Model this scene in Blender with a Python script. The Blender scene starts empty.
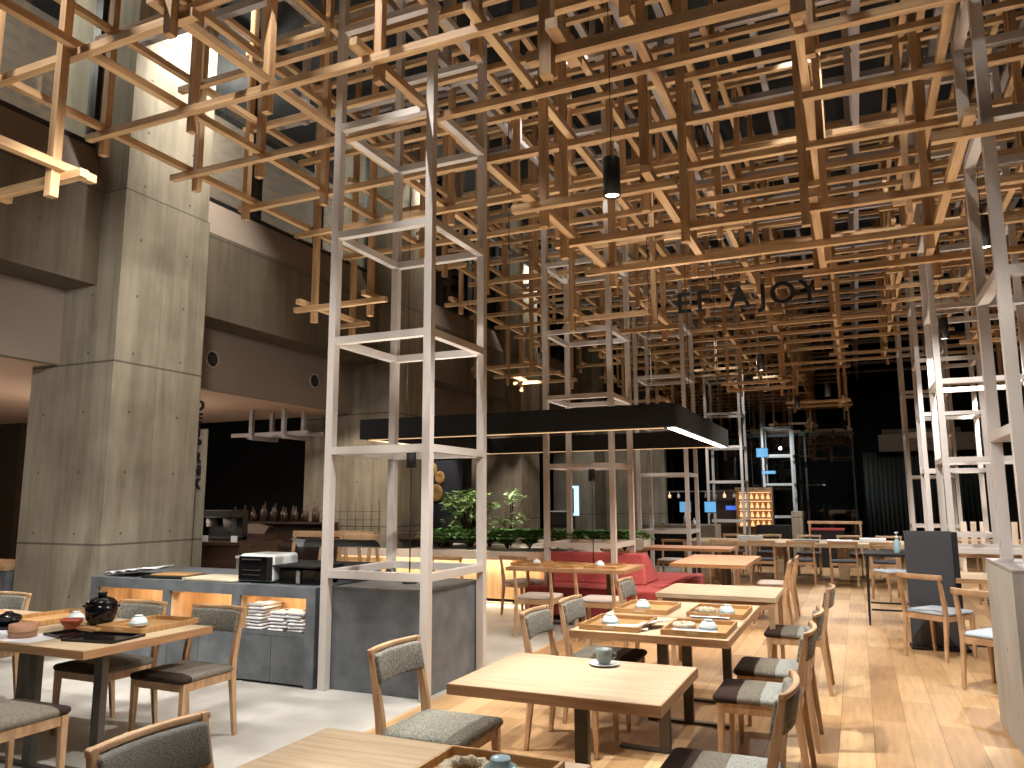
import bpy, bmesh, math, random
from mathutils import Vector, Matrix
random.seed(7)
R = math.radians
scn = bpy.context.scene
C = scn.collection

# ------------------------------------------------------------------ camera
yaw, pitch, roll, FPX = R(23.99), R(8.527), R(-.227), 766.8
fw = Vector((-math.sin(yaw)*math.cos(pitch), math.cos(yaw)*math.cos(pitch), math.sin(pitch)))
ri = Vector((math.cos(yaw), math.sin(yaw), 0)); up = ri.cross(fw)
c_, s_ = math.cos(roll), math.sin(roll)
ri, up = c_*ri + s_*up, -s_*ri + c_*up
cam = bpy.data.objects.new('camera', bpy.data.cameras.new('camera'))
cam.data.sensor_width = 36; cam.data.lens = 36*FPX/1024; cam.data.clip_start = .05; cam.data.clip_end = 200
m3 = Matrix((ri, up, -fw)).transposed().to_4x4(); m3.translation = Vector((0, 0, 1.5))
cam.matrix_world = m3
C.objects.link(cam); scn.camera = cam

# ------------------------------------------------------------------ world, exposure
w = bpy.data.worlds.new('night'); scn.world = w; w.use_nodes = True
w.node_tree.nodes['Background'].inputs[0].default_value = (.020, .022, .030, 1)
w.node_tree.nodes['Background'].inputs[1].default_value = .5
vs = scn.view_settings
vs.view_transform = 'Standard'; vs.look = 'None'; vs.gamma = 1; vs.exposure = 0; vs.use_curve_mapping = False
scn.cycles.use_denoising = True
scn.cycles.max_bounces = 6; scn.cycles.diffuse_bounces = 3; scn.cycles.glossy_bounces = 3
scn.cycles.transmission_bounces = 4; scn.cycles.transparent_max_bounces = 8
scn.cycles.sample_clamp_indirect = 4
scn.cycles.caustics_reflective = False; scn.cycles.caustics_refractive = False

# ------------------------------------------------------------------ lights
WARM = (1, .94, .84); NEUT = (1, .96, .90)
def light(name, kind, loc, power, col=WARM, aim=None, size=.05, cone=90, blend=.5, sx=None, sy=None):
    d = bpy.data.lights.new(name, kind); d.energy = power; d.color = col
    if kind == 'SPOT': d.spot_size = R(cone); d.spot_blend = blend; d.shadow_soft_size = size
    elif kind == 'AREA':
        d.shape = 'RECTANGLE'; d.size = sx or size; d.size_y = sy or size
    else: d.shadow_soft_size = size
    o = bpy.data.objects.new(name, d); C.objects.link(o); o.location = loc
    if aim is not None:
        o.rotation_euler = (Vector(aim)-Vector(loc)).to_track_quat('-Z', 'Y').to_euler()
    return o
# pendant cylinder lamps (their fixtures are built further down at the same places)
PEND = [(-1.33, 4.6), (1.04, 6.83), (-1.23, 12.2), (1.11, 10.7), (-1.07, 17.7), (-.4, 15.9), (-.22, 24.0), (-.6, 27.5)]
for i, (x, y) in enumerate(PEND):
    light('pendant_light', 'SPOT', (x, y, 3.41), [430, 430, 240, 250, 230, 320, 40, 30][i], NEUT, (x, y, 0), .03, 145, .6)
# ceiling spotlights above the timber grid
for (x, y, p, ax, ay) in [(-5.2, 2.6, 800, -4.4, 3.6), (-3.6, 3.6, 800, -3.4, 4.2), (-5.0, 6.2, 260, -5.0, 5.6), (-3.0, 8.4, 450, -3.2, 8.9),
                          (.4, 3.2, 200, -.4, 3.6), (-2.6, 1.6, 500, -1.8, 2.4), (-2.6, 11.2, 400, -2.4, 10.8), (1.7, 12.4, 350, 1.2, 12.6), (0, 8.6, 120, 0, 8)]:
    light('ceiling_spotlight', 'SPOT', (x, y, 7.5), p*1.7, NEUT, (ax, ay, 0), .03, 60, .3)
# uplights: grid of unseen narrow spots, added to brighten the batten undersides from below
for ix in range(5):
    for iy in range(12):
        x = -5.3+1.95*ix; y = 1.3+1.75*iy
        light('uplight', 'SPOT', (x, y, 1.05), (85 if iy < 2 else 130) if iy < 8 else 100, WARM, (x, y, 9), .12, 62, .8)
for (x, y, z, p) in [(-5.0, 7.5, 2.5, 60), (-1.65, 7.55, 2.5, 60), (-1.65, 10.8, 2.5, 50), (-3.50, 5.75, 2.08, 40)]:  # added canopy-top spots without fixtures; the last goes with the stand lamp
    light('uplight', 'SPOT', (x, y, z), p, WARM, (x, y, 9), .2, 120, .8)
light('low_fill_spot', 'SPOT', (-1.1, 1.0, 3.4), 80, NEUT, (-1.3, 2.0, .7), .04, 80, .7)  # unseen fill spots under the lattice, added to brighten what they aim at
light('low_fill_spot', 'SPOT', (-3.0, 1.7, 3.9), 270, NEUT, (-4.5, 3.6, .6), .04, 80, .6)
light('low_fill_spot', 'SPOT', (-3.6, 2.9, 3.9), 620, NEUT, (-6.9, 5.6, 1.5), .3, 90, .8)
light('low_fill_spot', 'SPOT', (.1, 8.2, 3.6), 420, (1, .98, .95), (1.5, 10.7, 1.7), .04, 60, .7)
light('low_fill_spot', 'SPOT', (.2, 12.3, 3.6), 420, (1, .98, .95), (1.6, 14.6, 1.8), .04, 60, .7)
light('low_fill_spot', 'SPOT', (-2.6, 23.6, 3.4), 320, (.82, .97, 1), (-2.3, 26.2, 2.2), .04, 70, .7)
light('low_fill_spot', 'SPOT', (-2.4, 18.6, 3.4), 240, (1, .98, .95), (-3.2, 21.2, 1.8), .04, 60, .7)
light('low_fill_spot', 'SPOT', (-.4, 4.2, 3.6), 160, NEUT, (1.2, 5.8, .7), .04, 70, .7)
light('low_fill_spot', 'SPOT', (1.4, 23.5, 5.0), 120, NEUT, (1.6, 28, 2.6), .04, 70, .7)
for (loc, aim, p) in (((-.6, 8.6, 7.4), (1.3, 10.4, 1.6), 700), ((-.8, 4.4, 7.4), (1.2, 5.6, 2.6), 350), ((.2, 12.4, 7.4), (1.5, 14.4, 1.8), 500),
                       ((-2.2, 2.6, 7.4), (-3.4, 5.2, 1.6), 500)):
    light('tower_fill_spot', 'SPOT', loc, p, NEUT, aim, .05, 42, .6)  # unseen high spots added to brighten the steel towers
# wall washers at the ledge of each concrete pillar
for y in (5.9, 11.05, 16.2):
    light('pillar_washer', 'SPOT', (-5.9, y, 7.75), 1500, (1, .95, .86), (-6.76, y+.25, 6.1), .05, 58, .9)

# ------------------------------------------------------------------ materials
def lin(c):
    return tuple(((v/255)/12.92 if v/255 <= .04045 else ((v/255+.055)/1.055)**2.4) for v in c) + (1,)
MAT = {}
def mat(name, col, rough=.6, col2=None, scale=(4, 4, 4), nscale=1.0, detail=4, bump=0, metal=0, emit=None, estr=0, spec=.5, ramp=(.35, .65), coord='Object', mix=None):
    m = bpy.data.materials.new(name); m.use_nodes = True; nt = m.node_tree; b = nt.nodes['Principled BSDF']
    b.inputs['Roughness'].default_value = rough; b.inputs['Metallic'].default_value = metal
    b.inputs['Base Color'].default_value = lin(col)
    b.inputs['Specular IOR Level'].default_value = spec
    if emit:
        b.inputs['Emission Color'].default_value = lin(emit); b.inputs['Emission Strength'].default_value = estr
    if col2 is not None:
        tc = nt.nodes.new('ShaderNodeTexCoord'); mp = nt.nodes.new('ShaderNodeMapping'); mp.inputs['Scale'].default_value = scale
        nz = nt.nodes.new('ShaderNodeTexNoise'); nz.inputs['Scale'].default_value = nscale; nz.inputs['Detail'].default_value = detail
        rp = nt.nodes.new('ShaderNodeValToRGB'); rp.color_ramp.elements[0].position = ramp[0]; rp.color_ramp.elements[1].position = ramp[1]
        rp.color_ramp.elements[0].color = lin(col); rp.color_ramp.elements[1].color = lin(col2)
        L = nt.links.new
        L(tc.outputs[coord], mp.inputs[0]); L(mp.outputs[0], nz.inputs[0]); L(nz.outputs['Fac'], rp.inputs[0]); L(rp.outputs[0], b.inputs['Base Color'])
        if bump:
            bp = nt.nodes.new('ShaderNodeBump'); bp.inputs['Strength'].default_value = bump; bp.inputs['Distance'].default_value = .01
            L(nz.outputs['Fac'], bp.inputs['Height']); L(bp.outputs[0], b.inputs['Normal'])
    MAT[name] = m
    return m
mat('beam_x', (168, 132, 94), .6, (200, 165, 122), (1.2, 22, 22), 1.2)
mat('beam_y', (168, 132, 94), .6, (200, 165, 122), (22, 1.2, 22), 1.2)
mat('beam_z', (160, 124, 88), .6, (190, 154, 112), (22, 22, 1.2), 1.2)
mat('oak', (168, 132, 98), .5, (194, 160, 124), (6, 40, 6), 1.0)
mat('oak_light', (180, 156, 126), .45, (200, 178, 148), (2.5, 40, 10), 1.0)
mat('oak_pink_lit', (204, 150, 118), .45, (220, 166, 134), (2.5, 40, 10), 1.0)  # oak with the pink light falling on it mixed into the colour
mat('oak_edge', (156, 116, 80), .5, (176, 136, 98), (3, 3, 60), 1.0)
mat('tray_wood', (164, 122, 76), .45, (188, 148, 98), (4, 40, 4), 1.0)
mat('white_steel', (196, 188, 182), .45)
mat('grey_steel', (150, 142, 140), .5)
mat('dark_steel', (84, 80, 74), .4, metal=.6)
mat('black_steel', (22, 20, 20), .45)
mat('black_matt', (8, 7, 7), .7)
mat('black_gloss', (14, 13, 15), .12)
mat('black_lacquer', (16, 15, 18), .16)
mat('slate', (84, 88, 92), .55, (108, 112, 116), (3, 3, 3), 1.6, 6)
mat('slate_top', (96, 96, 96), .35, (116, 112, 108), (3, 3, 3), 1.6, 6)
mat('fabric_grey', (88, 86, 76), .95, (150, 146, 136), (50, 26, 26), 3, 5, bump=.4)
mat('fabric_black', (70, 68, 66), .95, (124, 120, 114), (60, 60, 60), 5, 3, bump=.4)
mat('fabric_lilac', (168, 156, 150), .95, (186, 176, 170), (20, 20, 20), 4, 3)
mat('fabric_blue', (158, 168, 180), .95, (180, 190, 200), (20, 20, 20), 4, 3)
mat('fabric_dark', (40, 40, 46), .9, (60, 62, 68), (20, 20, 20), 4, 3)
mat('fabric_red', (152, 60, 60), .85, (168, 72, 70), (8, 8, 8), 4, 3)
mat('wall_beige', (124, 110, 98), .85, (130, 116, 104), (1, 1, 1), .8, 2)
mat('soffit_beige', (200, 170, 146), .8)
mat('ceiling_black', (12, 12, 14), .8)
mat('dark_wall', (10, 9, 9), .9)
mat('brown_wall', (70, 58, 46), .8)
mat('dark_wood', (50, 30, 22), .45, (64, 40, 28), (2, 2, 20), 1)
mat('warm_panel', (222, 182, 136), .6, (244, 208, 160), (20, 20, 1), 1)
mat('white_ceramic', (212, 216, 216), .25)
mat('blue_ceramic', (164, 192, 202), .2)
mat('grey_ceramic', (120, 128, 126), .35)
mat('rope', (226, 214, 190), .9, (186, 168, 140), (60, 60, 60), 3, 3, bump=.8)
mat('paper', (224, 224, 228), .8)
mat('red_lacquer', (142, 62, 36), .3)
mat('steamer', (176, 130, 100), .6, (196, 150, 118), (2, 2, 120), 2)
mat('leaf', (70, 112, 52), .55, (116, 158, 84), (12, 12, 12), 1)
mat('leaf_light', (150, 190, 110), .5, (196, 220, 160), (12, 12, 12), 1)
mat('stem', (70, 52, 34), .8)
mat('curtain', (44, 50, 48), .85, (60, 66, 62), (30, 30, 1), 1)
mat('sign_grey', (62, 64, 70), .6)
mat('lamp_glow', (255, 255, 250), .5, emit=(255, 244, 224), estr=9)
mat('strip_glow', (255, 240, 220), .5, emit=(255, 206, 150), estr=1.6)
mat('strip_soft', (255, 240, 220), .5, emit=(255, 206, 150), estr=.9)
mat('screen_blue', (80, 150, 200), .4, emit=(110, 180, 225), estr=.8)
mat('screen_deep', (60, 90, 200), .4, emit=(70, 110, 220), estr=1.0)
mat('poster_glow', (160, 200, 230), .4, emit=(190, 222, 244), estr=1.5)
mat('shelf_glow', (240, 190, 130), .6, emit=(255, 200, 140), estr=1.2)  # warm shelf light put into the jars as emission
mat('medallion', (206, 158, 84), .5, (226, 184, 116), (8, 8, 8), 2)
mat('pillar_white', (228, 214, 200), .6)

def glassmat(name, col, rough, alpha_mix, spec=.5, tint=(.75, .78, .78, 1)):
    m = bpy.data.materials.new(name); m.use_nodes = True; nt = m.node_tree; nt.nodes.clear()
    out = nt.nodes.new('ShaderNodeOutputMaterial'); mx = nt.nodes.new('ShaderNodeMixShader')
    tr = nt.nodes.new('ShaderNodeBsdfTransparent'); gl = nt.nodes.new('ShaderNodeBsdfGlossy')
    gl.inputs['Color'].default_value = lin(col); gl.inputs['Roughness'].default_value = rough
    tr.inputs['Color'].default_value = tint if name == 'glass' else (.96, .97, .97, 1)
    fr = nt.nodes.new('ShaderNodeLayerWeight'); fr.inputs['Blend'].default_value = .12 if name == 'glass' else .2
    ad = nt.nodes.new('ShaderNodeMath'); ad.operation = 'ADD'; ad.inputs[1].default_value = alpha_mix
    nt.links.new(fr.outputs[0], ad.inputs[0]); nt.links.new(ad.outputs[0], mx.inputs[0])
    nt.links.new(tr.outputs[0], mx.inputs[1]); nt.links.new(gl.outputs[0], mx.inputs[2]); nt.links.new(mx.outputs[0], out.inputs[0])
    MAT[name] = m
glassmat('glass', (255, 255, 255), .0, .05)
glassmat('clear_glass', (255, 255, 255), .02, .02)

def floor_wood():
    m = bpy.data.materials.new('oak_floor'); m.use_nodes = True; nt = m.node_tree; b = nt.nodes['Principled BSDF']; L = nt.links.new
    tc = nt.nodes.new('ShaderNodeTexCoord'); mp = nt.nodes.new('ShaderNodeMapping'); mp.inputs['Rotation'].default_value = (0, 0, R(90))
    br = nt.nodes.new('ShaderNodeTexBrick'); br.offset = .37; br.offset_frequency = 2
    br.inputs['Scale'].default_value = 1; br.inputs['Brick Width'].default_value = .95; br.inputs['Row Height'].default_value = .2
    br.inputs['Mortar Size'].default_value = .0018; br.inputs['Mortar Smooth'].default_value = .2
    br.inputs['Color1'].default_value = lin((164, 126, 86)); br.inputs['Color2'].default_value = lin((206, 170, 126)); br.inputs['Mortar'].default_value = lin((120, 84, 54))
    mp2 = nt.nodes.new('ShaderNodeMapping'); mp2.inputs['Scale'].default_value = (14, 1.2, 1)
    nz = nt.nodes.new('ShaderNodeTexNoise'); nz.inputs['Scale'].default_value = 2.2; nz.inputs['Detail'].default_value = 6
    rp = nt.nodes.new('ShaderNodeValToRGB'); rp.color_ramp.elements[0].color = (.80, .80, .80, 1); rp.color_ramp.elements[1].color = (1.05, 1.05, 1.05, 1)
    rp.color_ramp.elements[0].position = .3; rp.color_ramp.elements[1].position = .7
    mx = nt.nodes.new('ShaderNodeMix'); mx.data_type = 'RGBA'; mx.blend_type = 'MULTIPLY'; mx.inputs[0].default_value = 1
    L(tc.outputs['Object'], mp.inputs[0]); L(mp.outputs[0], br.inputs[0]); L(tc.outputs['Object'], mp2.inputs[0]); L(mp2.outputs[0], nz.inputs[0]); L(nz.outputs[0], rp.inputs[0])
    L(br.outputs['Color'], mx.inputs[6]); L(rp.outputs[0], mx.inputs[7]); L(mx.outputs[2], b.inputs['Base Color'])
    b.inputs['Roughness'].default_value = .42
    MAT['oak_floor'] = m
floor_wood()
mat('pale_floor', (176, 172, 164), .45, (196, 193, 186), (1.5, 1.5, 1.5), 1.4, 6)

def concrete(name, colA, colB, board=.18):
    m = bpy.data.materials.new(name); m.use_nodes = True; nt = m.node_tree; b = nt.nodes['Principled BSDF']; L = nt.links.new
    N = nt.nodes.new
    def math_(op, a, bb=None):
        n = N('ShaderNodeMath'); n.operation = op
        for i, v in enumerate((a, bb)):
            if v is None: continue
            if isinstance(v, (int, float)): n.inputs[i].default_value = v
            else: L(v, n.inputs[i])
        return n.outputs[0]
    tc = N('ShaderNodeTexCoord')
    sep = N('ShaderNodeSeparateXYZ'); L(tc.outputs['Object'], sep.inputs[0])
    h = math_('ADD', sep.outputs[0], sep.outputs[1])
    # plank marks: a value per board from a wide noise stretched vertically
    mp = N('ShaderNodeMapping'); mp.inputs['Scale'].default_value = (5, 5, .5); L(tc.outputs['Object'], mp.inputs[0])
    n1 = N('ShaderNodeTexNoise'); n1.inputs['Scale'].default_value = 1.3; n1.inputs['Detail'].default_value = 8; n1.inputs['Roughness'].default_value = .65; L(mp.outputs[0], n1.inputs[0])
    n2 = N('ShaderNodeTexNoise'); n2.inputs['Scale'].default_value = 2.0; n2.inputs['Detail'].default_value = 7; L(tc.outputs['Object'], n2.inputs[0])
    s = math_('ADD', math_('MULTIPLY', n1.outputs[0], .6), math_('MULTIPLY', n2.outputs[0], .4))
    rp = N('ShaderNodeValToRGB'); rp.color_ramp.elements[0].position = .36; rp.color_ramp.elements[1].position = .66
    rp.color_ramp.elements[0].color = lin(colA); rp.color_ramp.elements[1].color = lin(colB); L(s, rp.inputs[0])
    # horizontal pour joints every 1.83 m (at 1.07, 2.90, 4.73)
    zf = math_('ABSOLUTE', math_('SUBTRACT', math_('FRACT', math_('DIVIDE', math_('ADD', sep.outputs[2], 1.83*.5-1.07+1.83), 1.83)), .5))
    j1 = math_('LESS_THAN', zf, .0055)
    # vertical formwork joint
    hx = math_('ABSOLUTE', math_('SUBTRACT', math_('FRACT', math_('DIVIDE', h, .61)), .5))
    j2 = math_('LESS_THAN', hx, .006)
    # tie holes
    hz = math_('MULTIPLY', math_('SUBTRACT', math_('FRACT', math_('DIVIDE', math_('ADD', sep.outputs[2], .35), .61)), .5), .61)
    hh = math_('MULTIPLY', math_('SUBTRACT', math_('FRACT', math_('DIVIDE', math_('ADD', h, .305), .61)), .5), .61)
    d = math_('SQRT', math_('ADD', math_('MULTIPLY', hz, hz), math_('MULTIPLY', hh, hh)))
    j3 = math_('LESS_THAN', d, .014)
    dark = math_('MAXIMUM', math_('MAXIMUM', math_('MULTIPLY', j1, .75), math_('MULTIPLY', j2, .35)), math_('MULTIPLY', j3, .8))
    mx = N('ShaderNodeMix'); mx.data_type = 'RGBA'; L(dark, mx.inputs[0]); L(rp.outputs[0], mx.inputs[6]); mx.inputs[7].default_value = lin((60, 54, 46))
    L(mx.outputs[2], b.inputs['Base Color']); b.inputs['Roughness'].default_value = .8
    bp = N('ShaderNodeBump'); bp.inputs['Strength'].default_value = .25; bp.inputs['Distance'].default_value = .01; L(s, bp.inputs['Height']); L(bp.outputs[0], b.inputs['Normal'])
    MAT[name] = m
concrete('concrete', (112, 104, 88), (156, 147, 129))
concrete('concrete_pale', (150, 147, 140), (184, 180, 172))
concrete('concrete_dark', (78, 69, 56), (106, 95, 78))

def stripes(name, front, mid, back, y1, y2):
    """woven seat cover in three broad bands from the front edge (y high) to the back"""
    m = bpy.data.materials.new(name); m.use_nodes = True; nt = m.node_tree; b = nt.nodes['Principled BSDF']; L = nt.links.new; N = nt.nodes.new
    tc = N('ShaderNodeTexCoord'); sp = N('ShaderNodeSeparateXYZ'); L(tc.outputs['Object'], sp.inputs[0])
    mr = N('ShaderNodeMapRange'); mr.inputs[1].default_value = -.25; mr.inputs[2].default_value = .25; L(sp.outputs[1], mr.inputs[0])
    rp = N('ShaderNodeValToRGB'); rp.color_ramp.interpolation = 'CONSTANT'
    e = rp.color_ramp.elements; e[0].position = 0; e[0].color = lin(back); e[1].position = y1; e[1].color = lin(mid)
    k = e.new(y2); k.color = lin(front); L(mr.outputs[0], rp.inputs[0])
    nz = N('ShaderNodeTexNoise'); nz.inputs['Scale'].default_value = 70; nz.inputs['Detail'].default_value = 5
    mp = N('ShaderNodeMapping'); mp.inputs['Scale'].default_value = (.5, 2.2, 1); L(tc.outputs['Object'], mp.inputs[0]); L(mp.outputs[0], nz.inputs[0])
    r2 = N('ShaderNodeValToRGB'); r2.color_ramp.elements[0].position = .3; r2.color_ramp.elements[1].position = .7
    r2.color_ramp.elements[0].color = (.68, .67, .66, 1); r2.color_ramp.elements[1].color = (1.25, 1.24, 1.22, 1); L(nz.outputs[0], r2.inputs[0])
    mx = N('ShaderNodeMix'); mx.data_type = 'RGBA'; mx.blend_type = 'MULTIPLY'; mx.inputs[0].default_value = 1
    L(rp.outputs[0], mx.inputs[6]); L(r2.outputs[0], mx.inputs[7]); L(mx.outputs[2], b.inputs['Base Color'])
    b.inputs['Roughness'].default_value = .95; b.inputs['Specular IOR Level'].default_value = .2
    MAT[name] = m
mat('fabric_heather', (92, 90, 80), .95, (146, 144, 132), (26, 60, 40), 3, 5, bump=.4)
stripes('seat_banded', (50, 36, 30), (104, 98, 88), (136, 138, 132), .46, .70)
stripes('seat_two_tone', (54, 44, 38), (118, 112, 102), (118, 112, 102), .3, .80)

# ------------------------------------------------------------------ mesh helpers
class MB:
    def __init__(s): s.v = []; s.f = []; s.sm = []
    def add(s, vs, fs, smooth=False):
        k = len(s.v); s.v += [tuple(v) for v in vs]; s.f += [tuple(i+k for i in f) for f in fs]; s.sm += [smooth]*len(fs); return s
    def box(s, x0, x1, y0, y1, z0, z1):
        return s.add([(x0,y0,z0),(x1,y0,z0),(x1,y1,z0),(x0,y1,z0),(x0,y0,z1),(x1,y0,z1),(x1,y1,z1),(x0,y1,z1)],
                     [(0,3,2,1),(4,5,6,7),(0,1,5,4),(1,2,6,5),(2,3,7,6),(3,0,4,7)])
    def bar(s, p, q, w0, d0, w1=None, d1=None, ref=(1, 0, 0)):
        """tapering square bar from p to q; w along ref, d across"""
        p = Vector(p); q = Vector(q); t = (q-p).normalized(); r = Vector(ref); r = (r - t*r.dot(t)).normalized(); u = t.cross(r)
        w1 = w0 if w1 is None else w1; d1 = d0 if d1 is None else d1
        vs = [p+r*a*w0/2+u*b*d0/2 for a, b in ((-1,-1),(1,-1),(1,1),(-1,1))] + [q+r*a*w1/2+u*b*d1/2 for a, b in ((-1,-1),(1,-1),(1,1),(-1,1))]
        return s.add(vs, [(0,3,2,1),(4,5,6,7),(0,1,5,4),(1,2,6,5),(2,3,7,6),(3,0,4,7)])
    def loft(s, rings, smooth=False, caps=True):
        n = len(rings[0]); vs = [v for r in rings for v in r]; fs = []
        for i in range(len(rings)-1):
            for j in range(n): fs.append((i*n+j, i*n+(j+1) % n, (i+1)*n+(j+1) % n, (i+1)*n+j))
        s.add(vs, fs, smooth)
        if caps:
            k = len(s.v)-len(vs); s.f += [tuple(k+j for j in range(n))[::-1], tuple(k+(len(rings)-1)*n+j for j in range(n))]; s.sm += [False, False]
        return s
    def lathe(s, prof, c=(0, 0, 0), n=24, smooth=True):
        rings = [[(c[0]+r*math.cos(2*math.pi*j/n), c[1]+r*math.sin(2*math.pi*j/n), c[2]+z) for j in range(n)] for r, z in prof]
        return s.loft(rings, smooth)
    def tube(s, pts, r, n=8):
        pts = [Vector(p) for p in pts]; rings = []
        for i, p in enumerate(pts):
            t = (pts[min(i+1, len(pts)-1)]-pts[max(i-1, 0)]).normalized()
            a = Vector((0, 0, 1)) if abs(t.z) < .9 else Vector((1, 0, 0)); a = (a-t*a.dot(t)).normalized(); b = t.cross(a)
            rings.append([p+(a*math.cos(2*math.pi*j/n)+b*math.sin(2*math.pi*j/n))*r for j in range(n)])
        return s.loft(rings, True)
    def torus(s, c, Rr, r, n=40, m=12):
        vs = []; fs = []
        for i in range(n):
            a = 2*math.pi*i/n
            for j in range(m):
                b = 2*math.pi*j/m; vs.append((c[0]+(Rr+r*math.cos(b))*math.cos(a), c[1]+(Rr+r*math.cos(b))*math.sin(a), c[2]+r*math.sin(b)))
        for i in range(n):
            for j in range(m): fs.append((i*m+j, ((i+1) % n)*m+j, ((i+1) % n)*m+(j+1) % m, i*m+(j+1) % m))
        return s.add(vs, fs, True)
    def build(s, name, material, parent=None, bevel=0, seg=2, sub=0):
        me = bpy.data.meshes.new(name); me.from_pydata(s.v, [], s.f)
        me.polygons.foreach_set('use_smooth', s.sm); me.update()
        bm = bmesh.new(); bm.from_mesh(me); bmesh.ops.recalc_face_normals(bm, faces=bm.faces); bm.to_mesh(me); bm.free()
        me.materials.append(MAT[material] if isinstance(material, str) else material)
        o = bpy.data.objects.new(name, me); C.objects.link(o)
        if parent: o.parent = parent
        if bevel:
            md = o.modifiers.new('Bevel', 'BEVEL'); md.width = bevel; md.segments = seg; md.limit_method = 'ANGLE'; md.angle_limit = R(40)
        if sub:
            md = o.modifiers.new('Subdivision', 'SUBSURF'); md.levels = sub; md.render_levels = sub
        return o
def tag(o, label=None, cat=None, group=None, kind=None):
    if label: o['label'] = label
    if cat: o['category'] = cat
    if group: o['group'] = group
    if kind: o['kind'] = kind
    return o
def struct(name, mb, material, **k): return tag(mb.build(name, material, **k), kind='structure')
def empty(name, loc=(0, 0, 0), rz=0, label=None, cat=None, group=None):
    o = bpy.data.objects.new(name, None); o.empty_display_size = .1; C.objects.link(o); o.location = loc; o.rotation_euler = (0, 0, rz)
    return tag(o, label, cat, group)
def copy_tree(o, parent=None):
    c = o.copy(); C.objects.link(c); c.parent = parent
    for ch in o.children: copy_tree(ch, c)
    return c
USED = set()
def place(proto, loc, rz=0, label=None, group=None, cat=None):
    """the first time moves the prototype itself, then copies it"""
    if proto.name in USED: o = copy_tree(proto)
    else: o = proto; USED.add(proto.name)
    o.location = loc; o.rotation_euler = (0, 0, rz)
    return tag(o, label, cat, group)

# ------------------------------------------------------------------ the setting
struct('floor_wood', MB().box(-3.04, 4.2, -1.5, 32, -.06, 0), 'oak_floor')
struct('floor_pale', MB().box(-16, -3.04, -1.5, 32, -.06, 0), 'pale_floor')
struct('ceiling', MB().box(-16, 4.2, -1.5, 32, 7.95, 8.1), 'ceiling_black')
struct('wall_right', MB().box(4.1, 4.2, -1.5, 32, 0, 7.95), 'dark_wall')
struct('wall_back', MB().box(-16, 4.2, 31.9, 32, 0, 7.95), 'dark_wall')
# clerestory wall: beam, brown sloped sill, beige fascia, back-room ceiling
PY = [(5.32, 6.46), (10.5, 11.56), (15.7, 16.76), (20.9, 21.96), (26.1, 27.16)]
spans = [(-1.5, 5.32), (6.46, 10.5), (11.56, 15.7), (16.76, 20.9), (21.96, 26.1), (27.16, 31.9)]
nw = 0
for k, (a, b) in enumerate(spans):
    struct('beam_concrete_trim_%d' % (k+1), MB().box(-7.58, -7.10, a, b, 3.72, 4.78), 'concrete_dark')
    m = MB(); m.add([(-7.12,a,4.78),(-7.58,a,4.78),(-7.58,a,5.27),(-7.30,a,5.27),(-7.12,b,4.78),(-7.58,b,4.78),(-7.58,b,5.27),(-7.30,b,5.27)],
                    [(0,1,2,3),(7,6,5,4),(0,3,7,4),(3,2,6,7),(2,1,5,6),(1,0,4,5)])
    struct('sill_trim_%d' % (k+1), m, 'wall_beige')
    struct('wall_fascia_%d' % (k+1), MB().box(-7.70, -7.58, a, b, 2.92, 3.72), 'wall_beige')
    # clerestory window: frame with mullions and a pane
    nw += 1
    wd = empty('window_%d' % nw); wd['kind'] = 'structure'
    m = MB(); m.box(-7.40, -7.30, a, b, 5.27, 5.33); m.box(-7.40, -7.30, a, b, 7.88, 7.95)
    n = max(2, round((b-a)/1.35)); ys = [a+(b-a)*i/n for i in range(n+1)]
    for i, y in enumerate(ys):
        y0 = y if i == 0 else y-.05
        m.box(-7.40, -7.28, max(a, y-.05), min(b, y+.05), 5.33, 7.88)
    m.build('window_frame', 'black_steel', wd)
    MB().box(-7.36, -7.35, a, b, 5.33, 7.88).build('pane', 'glass', wd)
# what the clerestory looks onto: a service gallery lit from above
struct('wall_gallery', MB().box(-9.6, -9.5, -1.5, 32, 5.2, 7.95), 'wall_beige')
struct('floor_gallery', MB().box(-9.6, -7.58, -1.5, 32, 5.10, 5.20), 'wall_beige')
for y in (1.5, 4.0, 8.5, 13.5): light('gallery_light', 'POINT', (-8.5, y, 7.4), 260, (1, .92, .8), size=.2)
for k, (a, b) in enumerate(PY):
    m = MB(); m.box(-8.0, -6.76, a, b, 0, 2.92); m.box(-8.0, -6.76, a, b, 2.92, 4.73); m.box(-7.98, -6.775, a+.015, b-.015, 4.73, 7.95)
    p = struct('pillar_wall_%d' % (k+1), m, 'concrete')
# back room behind the pillars
struct('ceiling_room', MB().box(-15.5, -7.70, -1.5, 10.7, 2.925, 3.03), 'soffit_beige')
struct('ceiling_service', MB().box(-15.5, -7.70, 10.7, 31.9, 3.30, 3.42), 'ceiling_black')
struct('wall_room_far', MB().box(-15.6, -15.5, -1.5, 32, 0, 3.4), 'brown_wall')
struct('wall_room_dark', MB().box(-15.5, -8.85, 13.0, 13.1, 0, 3.3), 'dark_wall')
struct('wall_room_near', MB().box(-15.5, -14.0, 9.2, 9.3, 0, 2.93), 'brown_wall')
struct('wall_room_concrete', MB().box(-8.85, -8.0, 10.9, 11.2, 0, 3.3), 'concrete')
struct('wall_niche_concrete', MB().box(-15.5, -7.9, 17.2, 17.4, 0, 3.3), 'concrete')
struct('wall_niche_back', MB().box(-8.0, -5.0, 21.97, 22.2, 0, 3.6), 'concrete')
light('low_fill_spot', 'SPOT', (-6.0, 18.4, 3.2), 130, NEUT, (-6.2, 22, 1.4), .04, 80, .7)  # unseen fill spot, added to lighten the niche back wall
struct('header_trim_2', MB().box(.95, 3.4, 30.4, 30.7, 3.0, 3.9), 'wall_beige')
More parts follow.
